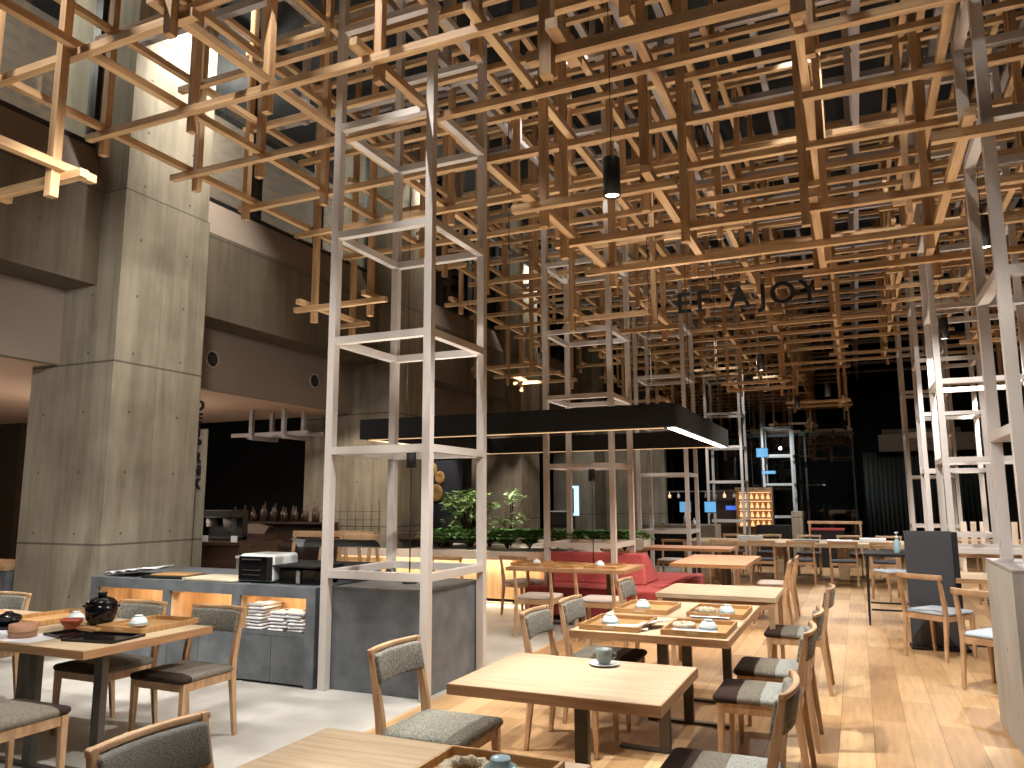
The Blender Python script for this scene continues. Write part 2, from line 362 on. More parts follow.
light('room_downlight', 'POINT', (-9.6, 7.6, 2.2), 55, (1, .86, .74), size=.15)
light('room_downlight', 'POINT', (-10.5, 4.8, 2.2), 60, (1, .86, .74), size=.15)
light('garden_spotlight', 'SPOT', (-5.6, 13.2, 4.2), 420, (1, .84, .74), (-6.9, 15.7, 1.5), .05, 55, .5)
light('garden_spotlight', 'SPOT', (-5.8, 9.9, 3.0), 260, (1, .92, .82), (-5.4, 11.6, .9), .05, 60, .5)
light('garden_spotlight', 'SPOT', (-6.2, 8.6, 3.0), 260, (1, .84, .70), (-7.3, 10.6, 1.3), .05, 60, .5)

# ------------------------------------------------------------------ timber lattice
P_ = .91
GX = [1.04*v for v in (-5.70, -4.80, -3.90, -3.0, -2.1, -1.19, -.16, .75, 1.66, 2.57, 3.48)]
GY = [1.04*(.58+.911*j) for j in range(32)]            # 3.31 is GY[3]
GZ = [1.5+1.04*(v-1.5) for v in (3.66, 4.57, 5.48, 6.39, 7.30)]
W = .064
def low(i, j):
    """lowest level of the lattice at node (i,j)"""
    if j <= 1: return 2 if (i*3+j) % 4 else 3
    if i <= 1 and j <= 3: return 0
    if j == 2: return 2
    if j == 3: return {0: 1, 1: 1, 2: 1, 3: 2, 4: 2, 5: 0, 6: 0}.get(i, 1)
    if 4 <= i <= 5 and 5 <= j <= 7: return 0
    if i == 0 and 7 <= j <= 8: return 0
    if i == 1 and j == 7: return 0
    if i == 6 and 6 <= j <= 8: return 0
    if i >= 7 and 5 <= j <= 8: return 0
    if i in (0, 1) and 12 <= j <= 14: return 0
    if i in (3, 4) and 9 <= j <= 10: return 0
    if 4 <= i <= 5 and j in (16, 17): return 0
    if 5 <= i <= 7 and j in (10, 11) and i != 6: return 1
    if i == 5 and j in (20, 21): return 0
    if i in (1, 2) and j in (18, 19): return 0
    if i >= 8 and j in (12, 13, 18, 19): return 0
    if i <= 5 and 4 <= j <= 8: return 1
    if 4 <= i <= 6 and j >= 29: return 0
    if 5 <= i <= 6 and j in (20, 21): return 0
    if i >= 6 and j >= 21: return 9
    r = random.Random(i*131+j*17).random()
    if j > 25: return 0 if r < .6 else 1
    return 1 if r < .72 else 2
LOW = {(i, j): low(i, j) for i in range(len(GX)) for j in range(len(GY))}
lat = empty('timber_lattice', (0, 0, 0), 0, 'open three-dimensional lattice of pale timber battens hanging over the whole dining hall', 'ceiling lattice')
batt = {'lateral_batten': [], 'lengthwise_batten': [], 'upright_batten': []}
def runs(flags):
    out = []; s = None
    for k, f in enumerate(list(flags)+[False]):
        if f and s is None: s = k
        if not f and s is not None: out.append((s, k-1)); s = None
    return out
rr = random.Random(11)
TOW = [(-4.02, -3.02, 5.20, 6.22), (-3.82, -2.84, 9.60, 10.56), (-3.72, -2.76, 14.0, 14.96), (-3.66, -2.70, 21.0, 21.96), (-2.74, -1.80, 26.0, 26.94), (.87, 1.83, 5.40, 6.30), (.93, 1.88, 10.2, 11.15), (1.02, 1.96, 14.2, 15.1), (1.02, 1.96, 18.5, 19.4)]
for z, Z in enumerate(GZ):
    for j, Y in enumerate(GY):
        for a, b in runs([LOW[(i, j)] <= z for i in range(len(GX))]):
            # long rows are made of several battens with a gap or a shift
            segs = [(a, b)]
            if z >= 2 and b-a > 4:
                c = a+2+rr.randrange(b-a-3); segs = [(a, c), (c+1, b)] if rr.random() < .5 else [(a, b)]
            for s, e in segs:
                x0 = GX[s]-.17-.05*rr.random(); x1 = GX[e]+.14+.08*rr.random()
                if e == s: x1 = GX[e]+.24
                if s == 0 and z > 0 and j not in (0,1,2): pass
                x1 = min(x1, 4.05)
                batt['lateral_batten'].append(((x0, x1, Y-W/2, Y+W/2, Z, Z+W*.92), 'beam_x'))
    for i, X in enumerate(GX):
        for a, b in runs([LOW[(i, j)] <= z for j in range(len(GY))]):
            segs = [(a, b)]
            while segs[-1][1]-segs[-1][0] > 9:
                s, e = segs.pop(); c = s+4+rr.randrange(4); segs += [(s, c), (c+1, e)]
            for s, e in segs:
                y0 = GY[s]-.16-.05*rr.random(); y1 = GY[e]+.16+.05*rr.random()
                batt['lengthwise_batten'].append(((X-W/2, X+W/2, max(y0, -1.4), min(y1, 31.8), Z+W*.92, Z+W*1.84), 'beam_y'))
for i, X in enumerate(GX):
    for j, Y in enumerate(GY):
        l = LOW[(i, j)]
        if l >= 4 or any(a-.16 < X < b+.16 and c-.16 < Y < d+.16 for a, b, c, d in TOW): continue
        top = 7.94 if rr.random() < .75 else GZ[min(4, l+2)]+.2
        ox = W if (i+j) % 2 else -W; oy = W if j % 3 else -W
        batt['upright_batten'].append(((X+ox-W/2, X+ox+W/2, Y+oy-W/2, Y+oy+W/2, GZ[l]-.13, top), 'beam_z'))
def dist(bx):
    cx = min(max(0, bx[0]), bx[1]); cy = min(max(2.5, bx[2]), bx[3]); return (cx**2 + cy**2 + (bx[4]-1.5)**2)
for nm, lst in batt.items():
    lst.sort(key=lambda t: dist(t[0]))
    if nm != 'upright_batten':
        vis = lst
    for bx, mt in lst[:99]: MB().box(*bx).build(nm, mt, lat)
    m = MB()
    for bx, mt in lst[99:]: m.box(*bx)
    if lst[99:]:
        o = m.build(nm, lst[0][1], lat); o['kind'] = 'stuff'
# grey steel grid that carries the lattice, just under the ceiling, and slim ceiling beams
rg = empty('steel_ceiling_grid', (0, 0, 0), 0, 'grey painted steel grid under the black ceiling above the timber lattice', 'ceiling grid')
for j in range(0, len(GY), 2):
    MB().box(-6.2, 4.0, GY[j]+.38, GY[j]+.46, 6.98, 7.06).build('cross_rail', 'grey_steel', rg)
    MB().box(-6.2, 4.0, GY[j]+.38, GY[j]+.45, 5.86, 5.93).build('cross_rail', 'grey_steel', rg)
for i in range(0, len(GX), 2): MB().box(GX[i]+.40, GX[i]+.47, -1.2, 31.5, 5.93, 6.0).build('long_rail', 'grey_steel', rg)
for j in range(0, len(GY), 2):
    for i in range(0, len(GX), 2): MB().box(GX[i]+.33, GX[i]+.40, GY[j]+.31, GY[j]+.38, 5.80, 6.98).build('hanger', 'grey_steel', rg)
for i in range(0, len(GX)): MB().box(GX[i]+.40, GX[i]+.48, -1.2, 31.5, 7.06, 7.14).build('long_rail', 'grey_steel', rg)
for j in range(0, len(GY), 4):
    for i in range(0, len(GX), 3): MB().box(GX[i]+.40, GX[i]+.46, GY[j]+.38, GY[j]+.44, 7.14, 7.95).build('hanger', 'grey_steel', rg)

# ------------------------------------------------------------------ white steel towers
def tower(x0, x1, y0, y1, zb, levels, top, label, s=.068, material='white_steel'):
    t = empty('steel_tower', (x0, y0, zb), 0, label, 'steel frame tower', 'open square steel towers rising into the lattice')
    def B(name, m): o = m.build(name, material, t); o.location = (-x0, -y0, -zb); return o
    for (X, Y) in ((x0, y0), (x1-s, y0), (x0, y1-s), (x1-s, y1-s)):
        B('post', MB().box(X, X+s, Y, Y+s, zb, top))
    for z in levels:
        m = MB(); h = s*.9
        m.box(x0+s, x1-s, y0, y0+s, z, z+h); m.box(x0+s, x1-s, y1-s, y1, z, z+h)
        m.box(x0, x0+s, y0+s, y1-s, z, z+h); m.box(x1-s, x1, y0+s, y1-s, z, z+h)
        B('square_ring', m)
    return t
LV = [.87, 1.90, 2.82, 3.72, 4.68, 5.62, 6.56]
tower(-4.02, -3.02, 5.20, 6.22, 0, [.875, 1.87, 2.80, 3.73, 4.72, 5.66, 6.6], 7.9, 'tall white steel tower standing around the end of the dark counter block')
tower(-3.82, -2.84, 9.60, 10.56, 0, LV, 7.9, 'steel tower rising through the red sofa island and the black canopy')
tower(-3.72, -2.76, 14.0, 14.96, 0, LV, 7.9, 'steel tower between the canopy and the pale bar counter')
tower(-3.66, -2.70, 21.0, 21.96, 0, LV, 7.9, 'steel tower beyond the pale bar counter, beside the hanging glasses')
tower(-2.74, -1.80, 26.0, 26.94, 0, LV, 7.9, 'thin far steel tower in front of the lit bottle shelf')
tower(.87, 1.83, 5.40, 6.30, 1.08, [1.88, 2.85, 3.88, 4.82, 5.76, 6.7], 7.9, 'nearest steel tower, standing on the concrete plinth by the aisle', s=.07)
tower(.93, 1.88, 10.2, 11.15, 0, LV, 7.9, 'white steel tower just behind the grey menu board')
tower(1.02, 1.96, 14.2, 15.1, 0, LV, 7.9, 'white steel tower by the window, second behind the menu board')
tower(1.02, 1.96, 18.5, 19.4, 0, LV, 7.9, 'dim steel tower beside the dark curtain')

# ------------------------------------------------------------------ chairs
def ring_xy(pts, z): return [(x, y, z) for x, y in pts]
def soft_slab(w, d, z0, z1, r=.04, crown=.012, y_off=0, taper=0):
    """upholstered cushion: rounded plan, rounded edge, slight crown"""
    m = MB(); n = 6; rings = []
    def plan(inset):
        out = []
        for cx, cy, a0 in ((w/2-r, d/2-r, 0), (-w/2+r, d/2-r, 90), (-w/2+r, -d/2+r, 180), (w/2-r, -d/2+r, 270)):
            for k in range(n):
                a = R(a0+90*k/(n-1)); rr_ = max(r-inset, .002)
                x = cx+rr_*math.cos(a); y = cy+rr_*math.sin(a)
                if inset > r: f = (inset-r); x -= math.copysign(f, cx); y -= math.copysign(f, cy)
                out.append((x*(1+taper*(y/d)), y+y_off))
        return out
    h = z1-z0
    for ins, z in ((.012, z0), (0, z0+h*.3), (0, z0+h*.6), (.008, z0+h*.85), (.025, z1), (.07, z1+crown*.6), (.14, z1+crown)):
        rings.append(ring_xy(plan(ins), z))
    m.loft(rings, True); return m
def chair_frame(t, wood, w=.45, d=.46, lean=.06, top=.80, rails=True):
    hx = w/2-.02
    for s in (-1, 1):
        MB().bar((s*hx*.98, d/2-.03, 0), (s*hx, d/2-.04, .405), .024, .024, .038, .04).build('leg', wood, t, bevel=.004)
        b = MB(); pts = [((s*hx, -d/2-.015, 0), .026, .026), ((s*hx, -d/2+.03, .40), .034, .044), ((s*hx, -d/2+.02, .50), .032, .042), ((s*hx, -d/2+.02-lean, top), .026, .026)]
        rings = []
        for (x, y, z), a, c in pts: rings.append([(x-a/2, y-c/2, z), (x+a/2, y-c/2, z), (x+a/2, y+c/2, z), (x-a/2, y+c/2, z)])
        b.loft(rings); b.build('leg', wood, t, bevel=.004)
    a = MB(); z0, z1 = .355, .405
    a.box(-hx, hx, d/2-.052, d/2-.030, z0, z1); a.box(-hx, hx, -d/2+.02, -d/2+.042, z0, z1)
    a.box(-hx-.010, -hx+.010, -d/2+.03, d/2-.04, z0, z1); a.box(hx-.010, hx+.010, -d/2+.03, d/2-.04, z0, z1)
    a.build('seat_frame', wood, t)
def curved(m, w, yc, sag, thick, z0, z1, lean=0, n=10):
    """curved horizontal board, bowed backwards by sag"""
    rings = []
    for k in range(n+1):
        x = -w/2+w*k/n; y = yc - sag*(1-(2*x/w)**2)
        rings.append([(x, y-thick/2, z0), (x, y+thick/2, z0), (x, y+thick/2-lean, z1), (x, y-thick/2-lean, z1)])
    m.loft(rings, True)
def padded_chair(wood='oak', seat='seat_banded', pad='fabric_grey'):
    t = empty('dining_chair'); d = .46
    chair_frame(t, wood)
    soft_slab(.455, .45, .405, .445, y_off=.01).build('seat', seat, t)
    m = MB(); curved(m, .405, -d/2+.002, .035, .048, .640, .774, .027); b = m.build('backrest', pad, t, bevel=.014, seg=3)
    m = MB(); curved(m, .452, -d/2-.032, .035, .024, .776, .799, .003); m.build('top_rail', wood, t, bevel=.005)
    return t
def open_chair(wood='oak', seat='fabric_lilac', curve=.0, top=.76):
    t = empty('side_chair'); d = .46
    chair_frame(t, wood, top=top)
    soft_slab(.44, .44, .405, .438, y_off=.01).build('seat', seat, t)
    m = MB(); curved(m, .47, -d/2-.030, curve, .024, top-.045, top+.004, .004); m.build('top_rail', wood, t, bevel=.005)
    return t
ch_band = padded_chair()
ch_two = padded_chair(seat='seat_two_tone')
ch_plain = padded_chair(seat='fabric_heather')
ch_black = padded_chair(pad='fabric_black', seat='fabric_heather')
ch_lilac = open_chair()
ch_dark = open_chair(seat='fabric_dark')
ch_blue = open_chair(seat='fabric_blue', curve=.05, top=.78)
G1 = 'upholstered oak dining chairs'
# facing -X (right of the middle tables)
place(ch_band, (-.56, 3.27, 0), R(90), 'oak chair with brown grey and pale banded seat, nearest on the aisle side', G1, 'chair')
place(ch_band, (-.56, 4.66, 0), R(90), 'banded-seat oak chair on the aisle side of the near end of the table with trays', G1, 'chair')
place(ch_band, (-.55, 5.36, 0), R(90), 'banded-seat oak chair on the aisle side, second along the table with trays', G1, 'chair')
place(ch_band, (-.52, 6.82, 0), R(90), 'banded-seat oak chair on the aisle side of the bare table beyond the trays', G1, 'chair')
# facing +X
place(ch_plain, (-1.88, 3.38, 0), R(-90), 'oak chair with grey woven seat by the bare table with one cup', G1, 'chair')
place(ch_two, (-1.68, 4.72, 0), R(-90), 'padded oak chair behind the one-cup table, nearer of two at the tray table', G1, 'chair')
place(ch_two, (-1.66, 5.34, 0), R(-90), 'padded oak chair beside the second pair of trays, on the sofa side', G1, 'chair')
place(ch_two, (-1.66, 6.76, 0), R(-90), 'padded oak chair at the bare table on the side of the red sofa', G1, 'chair')
place(ch_black, (-1.78, 1.84, 0), R(-90), 'oak chair with dark flecked back pad, at the closest table corner', G1, 'chair')
# around the left table
place(ch_two, (-3.98, 3.80, 0), R(180), 'oak chair with brown and grey seat at the table corner before the lit towel niche', G1, 'chair')
place(ch_two, (-4.66, 3.78, 0), R(180), 'oak chair with brown and grey seat partly behind the black donabe pot', G1, 'chair')
place(ch_two, (-4.03, 2.68, 0), R(0), 'oak chair on the near side of the table with the black pot', G1, 'chair')
place(ch_two, (-6.05, 3.75, 0), R(180), 'oak chair at the far end of the table with the black pot', G1, 'chair')

# ------------------------------------------------------------------ tables
def col_table(x0, x1, y0, y1, label, wood='oak_light', z=.70, th=.045, cols=None, foot=True, cat='table', group='oak dining tables on steel columns'):
    cx, cy = (x0+x1)/2, (y0+y1)/2
    t = empty('dining_table', (cx, cy, 0), 0, label, cat, group)
    e = .006; a0, a1, b0, b1 = x0-cx, x1-cx, y0-cy, y1-cy
    tt = MB().box(a0+e, a1-e, b0+e, b1-e, z-th, z).build('table_top', wood, t)
    m = MB(); m.box(a0, a1, b0, b0+e, z-th, z-.001); m.box(a0, a1, b1-e, b1, z-th, z-.001); m.box(a0, a0+e, b0+e, b1-e, z-th, z-.001); m.box(a1-e, a1, b0+e, b1-e, z-th, z-.001)
    m.build('edge_band', 'oak_edge', tt)
    for (X, Y) in (cols or [(cx+.1, cy-.22), (cx+.1, cy+.22)]):
        m = MB(); m.box(X-cx-.032, X-cx+.032, Y-cy-.022, Y-cy+.022, .02, z-th); m.build('column', 'dark_steel', t, bevel=.003)
        if foot:
            m = MB()
            m.bar((X-cx-.28, Y-cy, .012), (X-cx+.28, Y-cy, .012), .05, .016, ref=(0, 1, 0)); m.build('foot', 'dark_steel', t, bevel=.003)
    return t
col_table(-1.70, -.75, 3.10, 3.86, 'bare oak table in the middle with a single cup and saucer', cols=[(-1.22, 3.52)])
col_table(-1.68, -.72, 4.62, 5.37, 'oak table carrying the nearer two wooden trays', cols=[(-1.14, 4.80)])
col_table(-1.68, -.72, 5.385, 6.18, 'oak table carrying the farther two wooden trays', cols=[(-1.13, 5.46), (-.96, 6.06)])
col_table(-5.9, -4.88, 2.97, 3.88, 'left half of the long oak table laid with steamers and bowls')
col_table(-4.87, -3.84, 2.97, 3.88, 'oak table bearing the black pot and dark trays', cols=[(-4.42, 3.12), (-3.93, 3.16)])
col_table(-1.77, -.79, 1.55, 2.36, 'closest oak table with the rope ring and pale blue bowl')
col_table(-2.20, -1.28, 9.75, 11.4, 'rosy lit oak table beside the end of the red sofa', 'oak_pink_lit')
col_table(-3.3, -1.9, 12.7, 13.5, 'rosy lit oak table behind the back of the red sofa', 'oak_pink_lit')
col_table(-3.90, -2.44, 8.55, 9.42, 'oak table with trays in front of the red sofa', 'oak', cols=[(-3.5, 9.0), (-2.75, 9.0)])
# four-legged table
t = empty('low_table', (-1.15, 7.1, 0), 0, 'bare oak table on four tapering wooden legs beyond the tray table', 'table')
MB().box(-.49, .49, -.40, .40, .66, .70).build('table_top', 'oak_light', t, bevel=.004)
for a in (-1, 1):
    for b in (-1, 1): MB().bar((a*.455, b*.37, 0), (a*.455, b*.37, .66), .03, .03, .045, .045).build('leg', 'oak', t)
m = MB(); m.box(-.44, .44, -.38, -.36, .60, .66); m.box(-.44, .44, .36, .38, .60, .66); m.box(-.46, -.44, -.36, .36, .60, .66); m.box(.44, .46, -.36, .36, .60, .66); m.build('apron', 'oak', t)
# long communal table
t = empty('communal_table', (-1.0, 15.6, 0), 0, 'long pale oak communal table across the end of the hall', 'table')
MB().box(-2.1, 1.75, -.65, .65, .62, .70).build('table_top', 'oak_light', t, bevel=.006)
for x in (-1.7, -.4, .7, 1.45): MB().box(x-.09, x+.09, -.42, .42, 0, .62).build('leg', 'oak_light', t, bevel=.006)
lab = ['first open-backed oak chair at the communal table, nearest the bar', 'second open-backed chair from the bar at the communal table',
       'middle open-backed oak chair on the near side of the communal table', 'fourth open-backed chair along the communal table',
       'open-backed oak chair at the communal table beside the black high table']
for k, x in enumerate((-2.26, -1.60, -.95, -.28, .36)):
    place(ch_dark, (x, 14.62, 0), 0, lab[k], 'open-backed chairs at the communal table', 'chair')
lab = ['far-side oak chair at the communal table end near the bar', 'far-side oak chair, second behind the communal table', 'far-side oak chair behind the middle of the communal table',
       'far-side oak chair, fourth behind the communal table', 'far-side oak chair behind the end of the communal table by the window']
for k, x in enumerate((-2.4, -1.7, -.95, -.2, .5)):
    place(ch_dark, (x, 16.55, 0), R(180), lab[k], 'open-backed chairs behind the communal table', 'chair')
# chairs in front of the sofa table
place(ch_lilac, (-3.33, 8.22, 0), R(4), 'oak chair with lilac seat before the sofa table, next to the white tower', 'lilac-seated chairs', 'chair')
place(ch_lilac, (-2.61, 8.22, 0), R(0), 'oak chair with lilac seat before the sofa table, on the tray-table side', 'lilac-seated chairs', 'chair')
place(ch_lilac, (-4.10, 9.62, 0), R(-14), 'oak chair with lilac seat standing against the planter glow', 'lilac-seated chairs', 'chair')
place(ch_lilac, (-4.95, 9.25, 0), R(0), 'oak chair seen through the counter tower rails', 'lilac-seated chairs', 'chair')
# pair of chairs by the rosy table
place(ch_lilac, (-1.04, 9.75, 0), R(90), 'oak chair seen edge-on at the near aisle end of the rosy table', 'chairs at the rosy table', 'chair')
place(ch_lilac, (-1.02, 10.6, 0), R(90), 'oak chair seen edge-on at the far aisle end of the rosy table', 'chairs at the rosy table', 'chair')
place(ch_lilac, (-3.1, 13.95, 0), R(180), 'oak chair on the bar side of the table behind the sofa, by the steel tower', 'chairs behind the sofa', 'chair')
place(ch_lilac, (-2.2, 13.95, 0), R(180), 'oak chair on the bar side of the table behind the sofa, by the aisle', 'chairs behind the sofa', 'chair')
# chairs behind the counter
lab = ['oak chair showing over the black toaster', 'oak chair above the glass cake cover, tower side', 'oak chair beyond the counter, seen inside the tower', 'oak chair standing before the warm slatted bench front']
for k, (x, y) in enumerate(((-6.04, 7.3), (-5.62, 7.95), (-5.36, 7.3), (-4.93, 7.3))):
    o = place(ch_lilac, (x, y, 0), 0 if k % 2 else R(180), lab[k], 'high chairs beyond the counter', 'chair'); o.scale = (1, 1, 1.48)
# right side
place(ch_blue, (.64, 8.62, 0), R(-38), 'oak chair with pale blue seat in front of the grey menu board', 'blue-seated chairs', 'chair')
place(ch_blue, (.98, 7.32, 0), R(-34), 'oak chair with pale blue seat half hidden by the concrete plinth', 'blue-seated chairs', 'chair')
place(ch_blue, (1.7, 12.6, 0), R(180), 'pale-seated chair beyond the white tower behind the menu board', 'blue-seated chairs', 'chair')
place(ch_blue, (.42, 12.9, 0), R(-150), 'pale blue seated chair beside the black high table', 'blue-seated chairs', 'chair')
col_table(.84, 1.75, 8.95, 9.75, 'oak table behind the concrete plinth, beside the menu board', cols=[(1.2, 9.3)])
col_table(1.15, 1.95, 7.5, 8.2, 'oak table corner peeping past the concrete plinth', cols=[(1.55, 7.85)])
col_table(1.15, 2.3, 12.8, 13.5, 'oak table by the dark window wall', 'oak_light')

# sofa island
t = empty('sofa', (-3.1, 10.3, 0), 0, 'red fabric double-sided sofa island with a central sloping back', 'sofa')
MB().box(-.86, .90, -1.05, -.02, .06, .40).build('seat', 'fabric_red', t, bevel=.03, seg=3)
MB().box(-.86, .95, .02, 1.5, .06, .40).build('seat', 'fabric_red', t, bevel=.03, seg=3)
m = MB(); m.add([(-.86,-.42,.40),(.56,-.42,.40),(.56,.38,.40),(-.86,.38,.40),(-.86,-.12,.77),(.47,-.12,.77),(.47,.10,.77),(-.86,.10,.77)],
                [(0,3,2,1),(4,5,6,7),(0,1,5,4),(1,2,6,5),(2,3,7,6),(3,0,4,7)])
m.build('backrest', 'fabric_red', t, bevel=.03, seg=3)
MB().box(-.80, .85, -.98, 1.44, 0, .06).build('plinth', 'black_matt', t)

# ------------------------------------------------------------------ counters
t = empty('serving_counter', (-5.37, 5.2, 0), 0, 'dark grey serving counter with three warm lit niches', 'counter')
x0, x1 = -1.33, 1.30
m = MB(); m.box(x0, x1, .0, 1.12, .70, .79)
for a in (x0, -.43, .40, x1-.09):
    pass
m.box(x0, x0+.10, 0, .03, 0, .70); m.box(-.39, -.31, 0, .5, 0, .70); m.box(.42, .50, 0, .5, 0, .70); m.box(1.21, x1, 0, .03, 0, .70)
m.box(x0, x0+.03, .03, 1.10, 0, .70); m.box(x1-.03, x1, .03, 1.10, 0, .70); m.box(x0, x1, 1.06, 1.10, 0, .70)
m.build('body', 'slate', t)
for a, b in ((x0+.10, -.39), (-.31, .42), (.50, 1.21)):
    MB().box(a, b, .01, .36, .39, .42).build('niche_shelf', 'slate', t)
    MB().box(a-.001, b+.001, .34, .36, .42, .70).build('niche_back', 'warm_panel', t)
    MB().box(a, a+.012, .03, .34, .42, .695).build('niche_side', 'warm_panel', t); MB().box(b-.012, b, .03, .34, .42, .695).build('niche_side', 'warm_panel', t)
    MB().box(a+.02, b-.02, .07, .08, .690, .699).build('light_strip', 'strip_soft', t)
    c = (a+b)/2
    for p, q in ((a+.004, c-.003), (c+.003, b-.004)): MB().box(p, q, .012, .03, .02, .388).build('door', 'slate', t)
for x in (-6.18, -5.315, -4.515):
    light('niche_light', 'AREA', (x, 5.31, .68), 1.5, (1, .66, .38), (x, 5.50, .45), sx=.55, sy=.02)
t = empty('counter_block', (-3.52, 5.9, 0), 0, 'dark grey counter block inside the white steel tower', 'counter')
MB().box(-.44, .42, -.62, .30, 0, .78).build('body', 'slate', t, bevel=.004)
MB().box(-.44, .42, -.62, .30, .782, .80).build('worktop', 'slate_top', t, bevel=.003)
t = empty('side_counter', (-8.6, 5.3, 0), 0, 'dark counter with a lit niche at the left of the big pillar', 'counter')
m = MB(); m.box(-.7, .50, 0, .7, .70, .78); m.box(.42, .50, 0, .7, 0, .70); m.box(-.7, .42, .3, .7, 0, .70); m.build('body', 'slate', t)
MB().box(-.7, .5, -.02, .66, .785, .83).build('wooden_shelf', 'oak', t)
MB().box(-.6, .40, .27, .295, .40, .68).build('niche_back', 'warm_panel', t)
t = empty('shelf_unit', (-8.25, 6.6, 0), 0, 'narrow lit wooden display shelf at the far edge of the pillar', 'shelf')
for k in range(4): MB().box(-.22, .02, 0, .3, 1.03+.35*k, 1.055+.35*k).build('shelf', 'oak', t)
m = MB(); m.box(-.25, -.22, 0, .3, 0, 2.1); m.box(-.22, .02, .28, .3, 1.03, 2.1); m.build('side_panel', 'oak_light', t)

# towels in the niche
tw = soft_slab(.20, .26, 0, .022, r=.02, crown=.004).build('folded_towel', 'paper'); tag(tw, None, 'towel')
k = 0
nm = ['tallest stack, beside the niche divider', 'middle stack of three', 'short stack at the niche end']
for s, (x, n) in enumerate(((-4.72, 8), (-4.48, 6), (-4.30, 6))):
    for q in range(n):
        o = tw if k == 0 else tw.copy()
        if k: C.objects.link(o)
        o.location = (x+random.uniform(-.012, .012), 5.36+random.uniform(-.01, .01), .421+.027*q); o.rotation_euler = (0, 0, random.uniform(-.12, .12)); o.scale = (.84, 1, 1)
        pos = 'bottom' if q == 0 else 'topmost' if q == n-1 else ['', 'second', 'third', 'fourth', 'fifth', 'sixth', 'seventh'][q]
        tag(o, 'cream folded towel, %s in the %s' % (pos if q in (0, n-1) else pos+' from the bottom', nm[s]), 'towel', 'folded towels in the lit niche'); k += 1

# things on the counter
t = empty('toaster_oven', (-4.80, 5.48, .79), 0, 'black and silver toaster oven on the grey counter', 'toaster oven')
m = MB(); m.box(-.19, .19, -.17, .17, .012, .245); m.build('housing', 'white_ceramic', t, bevel=.03, seg=4)
dr = MB().box(-.18, .13, -.185, -.17, .025, .225).build('door', 'black_gloss', t, bevel=.006)
MB().box(.135, .185, -.182, -.17, .025, .225).build('control_panel', 'black_matt', t, bevel=.004)
MB().box(-.13, .07, -.20, -.186, .195, .205).build('handle', 'dark_steel', dr)
for z in (.07, .11): MB().tube([(-.13, -.188, z), (.07, -.188, z)], .003, 6).build('grill_bar', 'dark_steel', dr)
t = empty('black_appliance', (-4.38, 5.50, .79), 0, 'black boxy warmer beside the toaster oven', 'appliance')
m = MB(); m.box(-.20, .20, -.15, .15, 0, .13); m.build('housing', 'black_gloss', t, bevel=.01)
MB().box(-.23, .24, -.2, .18, .14, .16).build('lid', 'black_matt', t, bevel=.006)
MB().box(.0, .04, -.17, -.155, .01, .12).build('control_strip', 'grey_steel', t, bevel=.005)
# glass cloche
t = empty('cake_cover', (-4.58, 6.02, 0), 0, 'long clear domed cover on a dark stand behind the toaster', 'food cover')
def dome(m, L, r, z, sh):
    rings = []
    for k in range(9):
        a = math.pi*k/8; rings.append(None)
    for x in (-L/2, L/2):
        pass
    n = 12; prof = [(r*math.cos(math.pi*i/n), z+sh*math.sin(math.pi*i/n)) for i in range(n+1)]
    vs = []; fs = []
    for x in (-L/2, -L/6, L/6, L/2): vs += [(x, p, q) for p, q in prof]
    for a in range(3):
        for b in range(n): fs.append((a*(n+1)+b, a*(n+1)+b+1, (a+1)*(n+1)+b+1, (a+1)*(n+1)+b))
    m.add(vs, fs, True)
m = MB(); dome(m, .98, .20, .915, .22); m.build('dome', 'clear_glass', t)
MB().box(-.53, .53, -.24, .24, .87, .912).build('tray', 'black_matt', t)
m = MB(); m.box(-.45, .45, -.2, .2, .792, .87); m.build('stand', 'dark_wood', t)
o = MB().box(-5.58, -4.98, 5.24, 5.62, .795, .815); o = tag(o.build('rolling_mat', 'rope', bevel=.004), 'ribbed cream bamboo mat on the grey counter', 'mat')
t = empty('menu_book', (-5.86, 5.42, .79), R(6), 'black menu folder with a tan cover lying on the counter', 'menu')
MB().box(-.24, .26, -.16, .16, .002, .022).build('folder', 'black_matt', t, bevel=.003)
MB().box(-.17, .22, -.12, .13, .024, .036).build('cover', 'tray_wood', t, bevel=.002)
m = MB(); rg_ = random.Random(3); N_ = 10
vs = []; fs = []
for i in range(N_+1):
    for j in range(5): vs.append((-6.62+.46*i/N_, 5.26+.42*j/4, .800+.03*abs(math.sin(i*1.1+j*.9))+(.05*i/N_)))
for i in range(N_):
    for j in range(4): fs.append((i*5+j, (i+1)*5+j, (i+1)*5+j+1, i*5+j+1))
m.add(vs, fs, True); o = m.build('white_cloth', 'paper'); md = o.modifiers.new('Solid', 'SOLIDIFY'); md.thickness = .006
tag(o, 'crumpled white cloth at the pillar end of the counter', 'cloth')

# lamp stands
def stand_lamp(x, y, zb, h, label, zc=.14):
    t = empty('stand_lamp', (x, y, zb), 0, label, 'lamp', 'black cylinder uplights on slim stems')
    MB().lathe([(0, 0), (.065, 0), (.065, .008), (.05, .014), (0, .016)]).build('base', 'black_steel', t)
    MB().lathe([(0, .012), (.006, .012), (.006, h-zc), (0, h-zc)], n=10).build('stem', 'black_steel', t)
    MB().lathe([(0, h-zc), (.042, h-zc), (.042, h), (.036, h), (.036, h-.03), (0, h-.03)]).build('lamp_head', 'black_matt', t)
stand_lamp(-3.50, 5.72, .80, 1.10, 'black uplight on a thin stem standing on the dark counter block', .13)
stand_lamp(-2.96, 9.05, .70, 1.16, 'black uplight on a thin stem on the table before the sofa', .15)

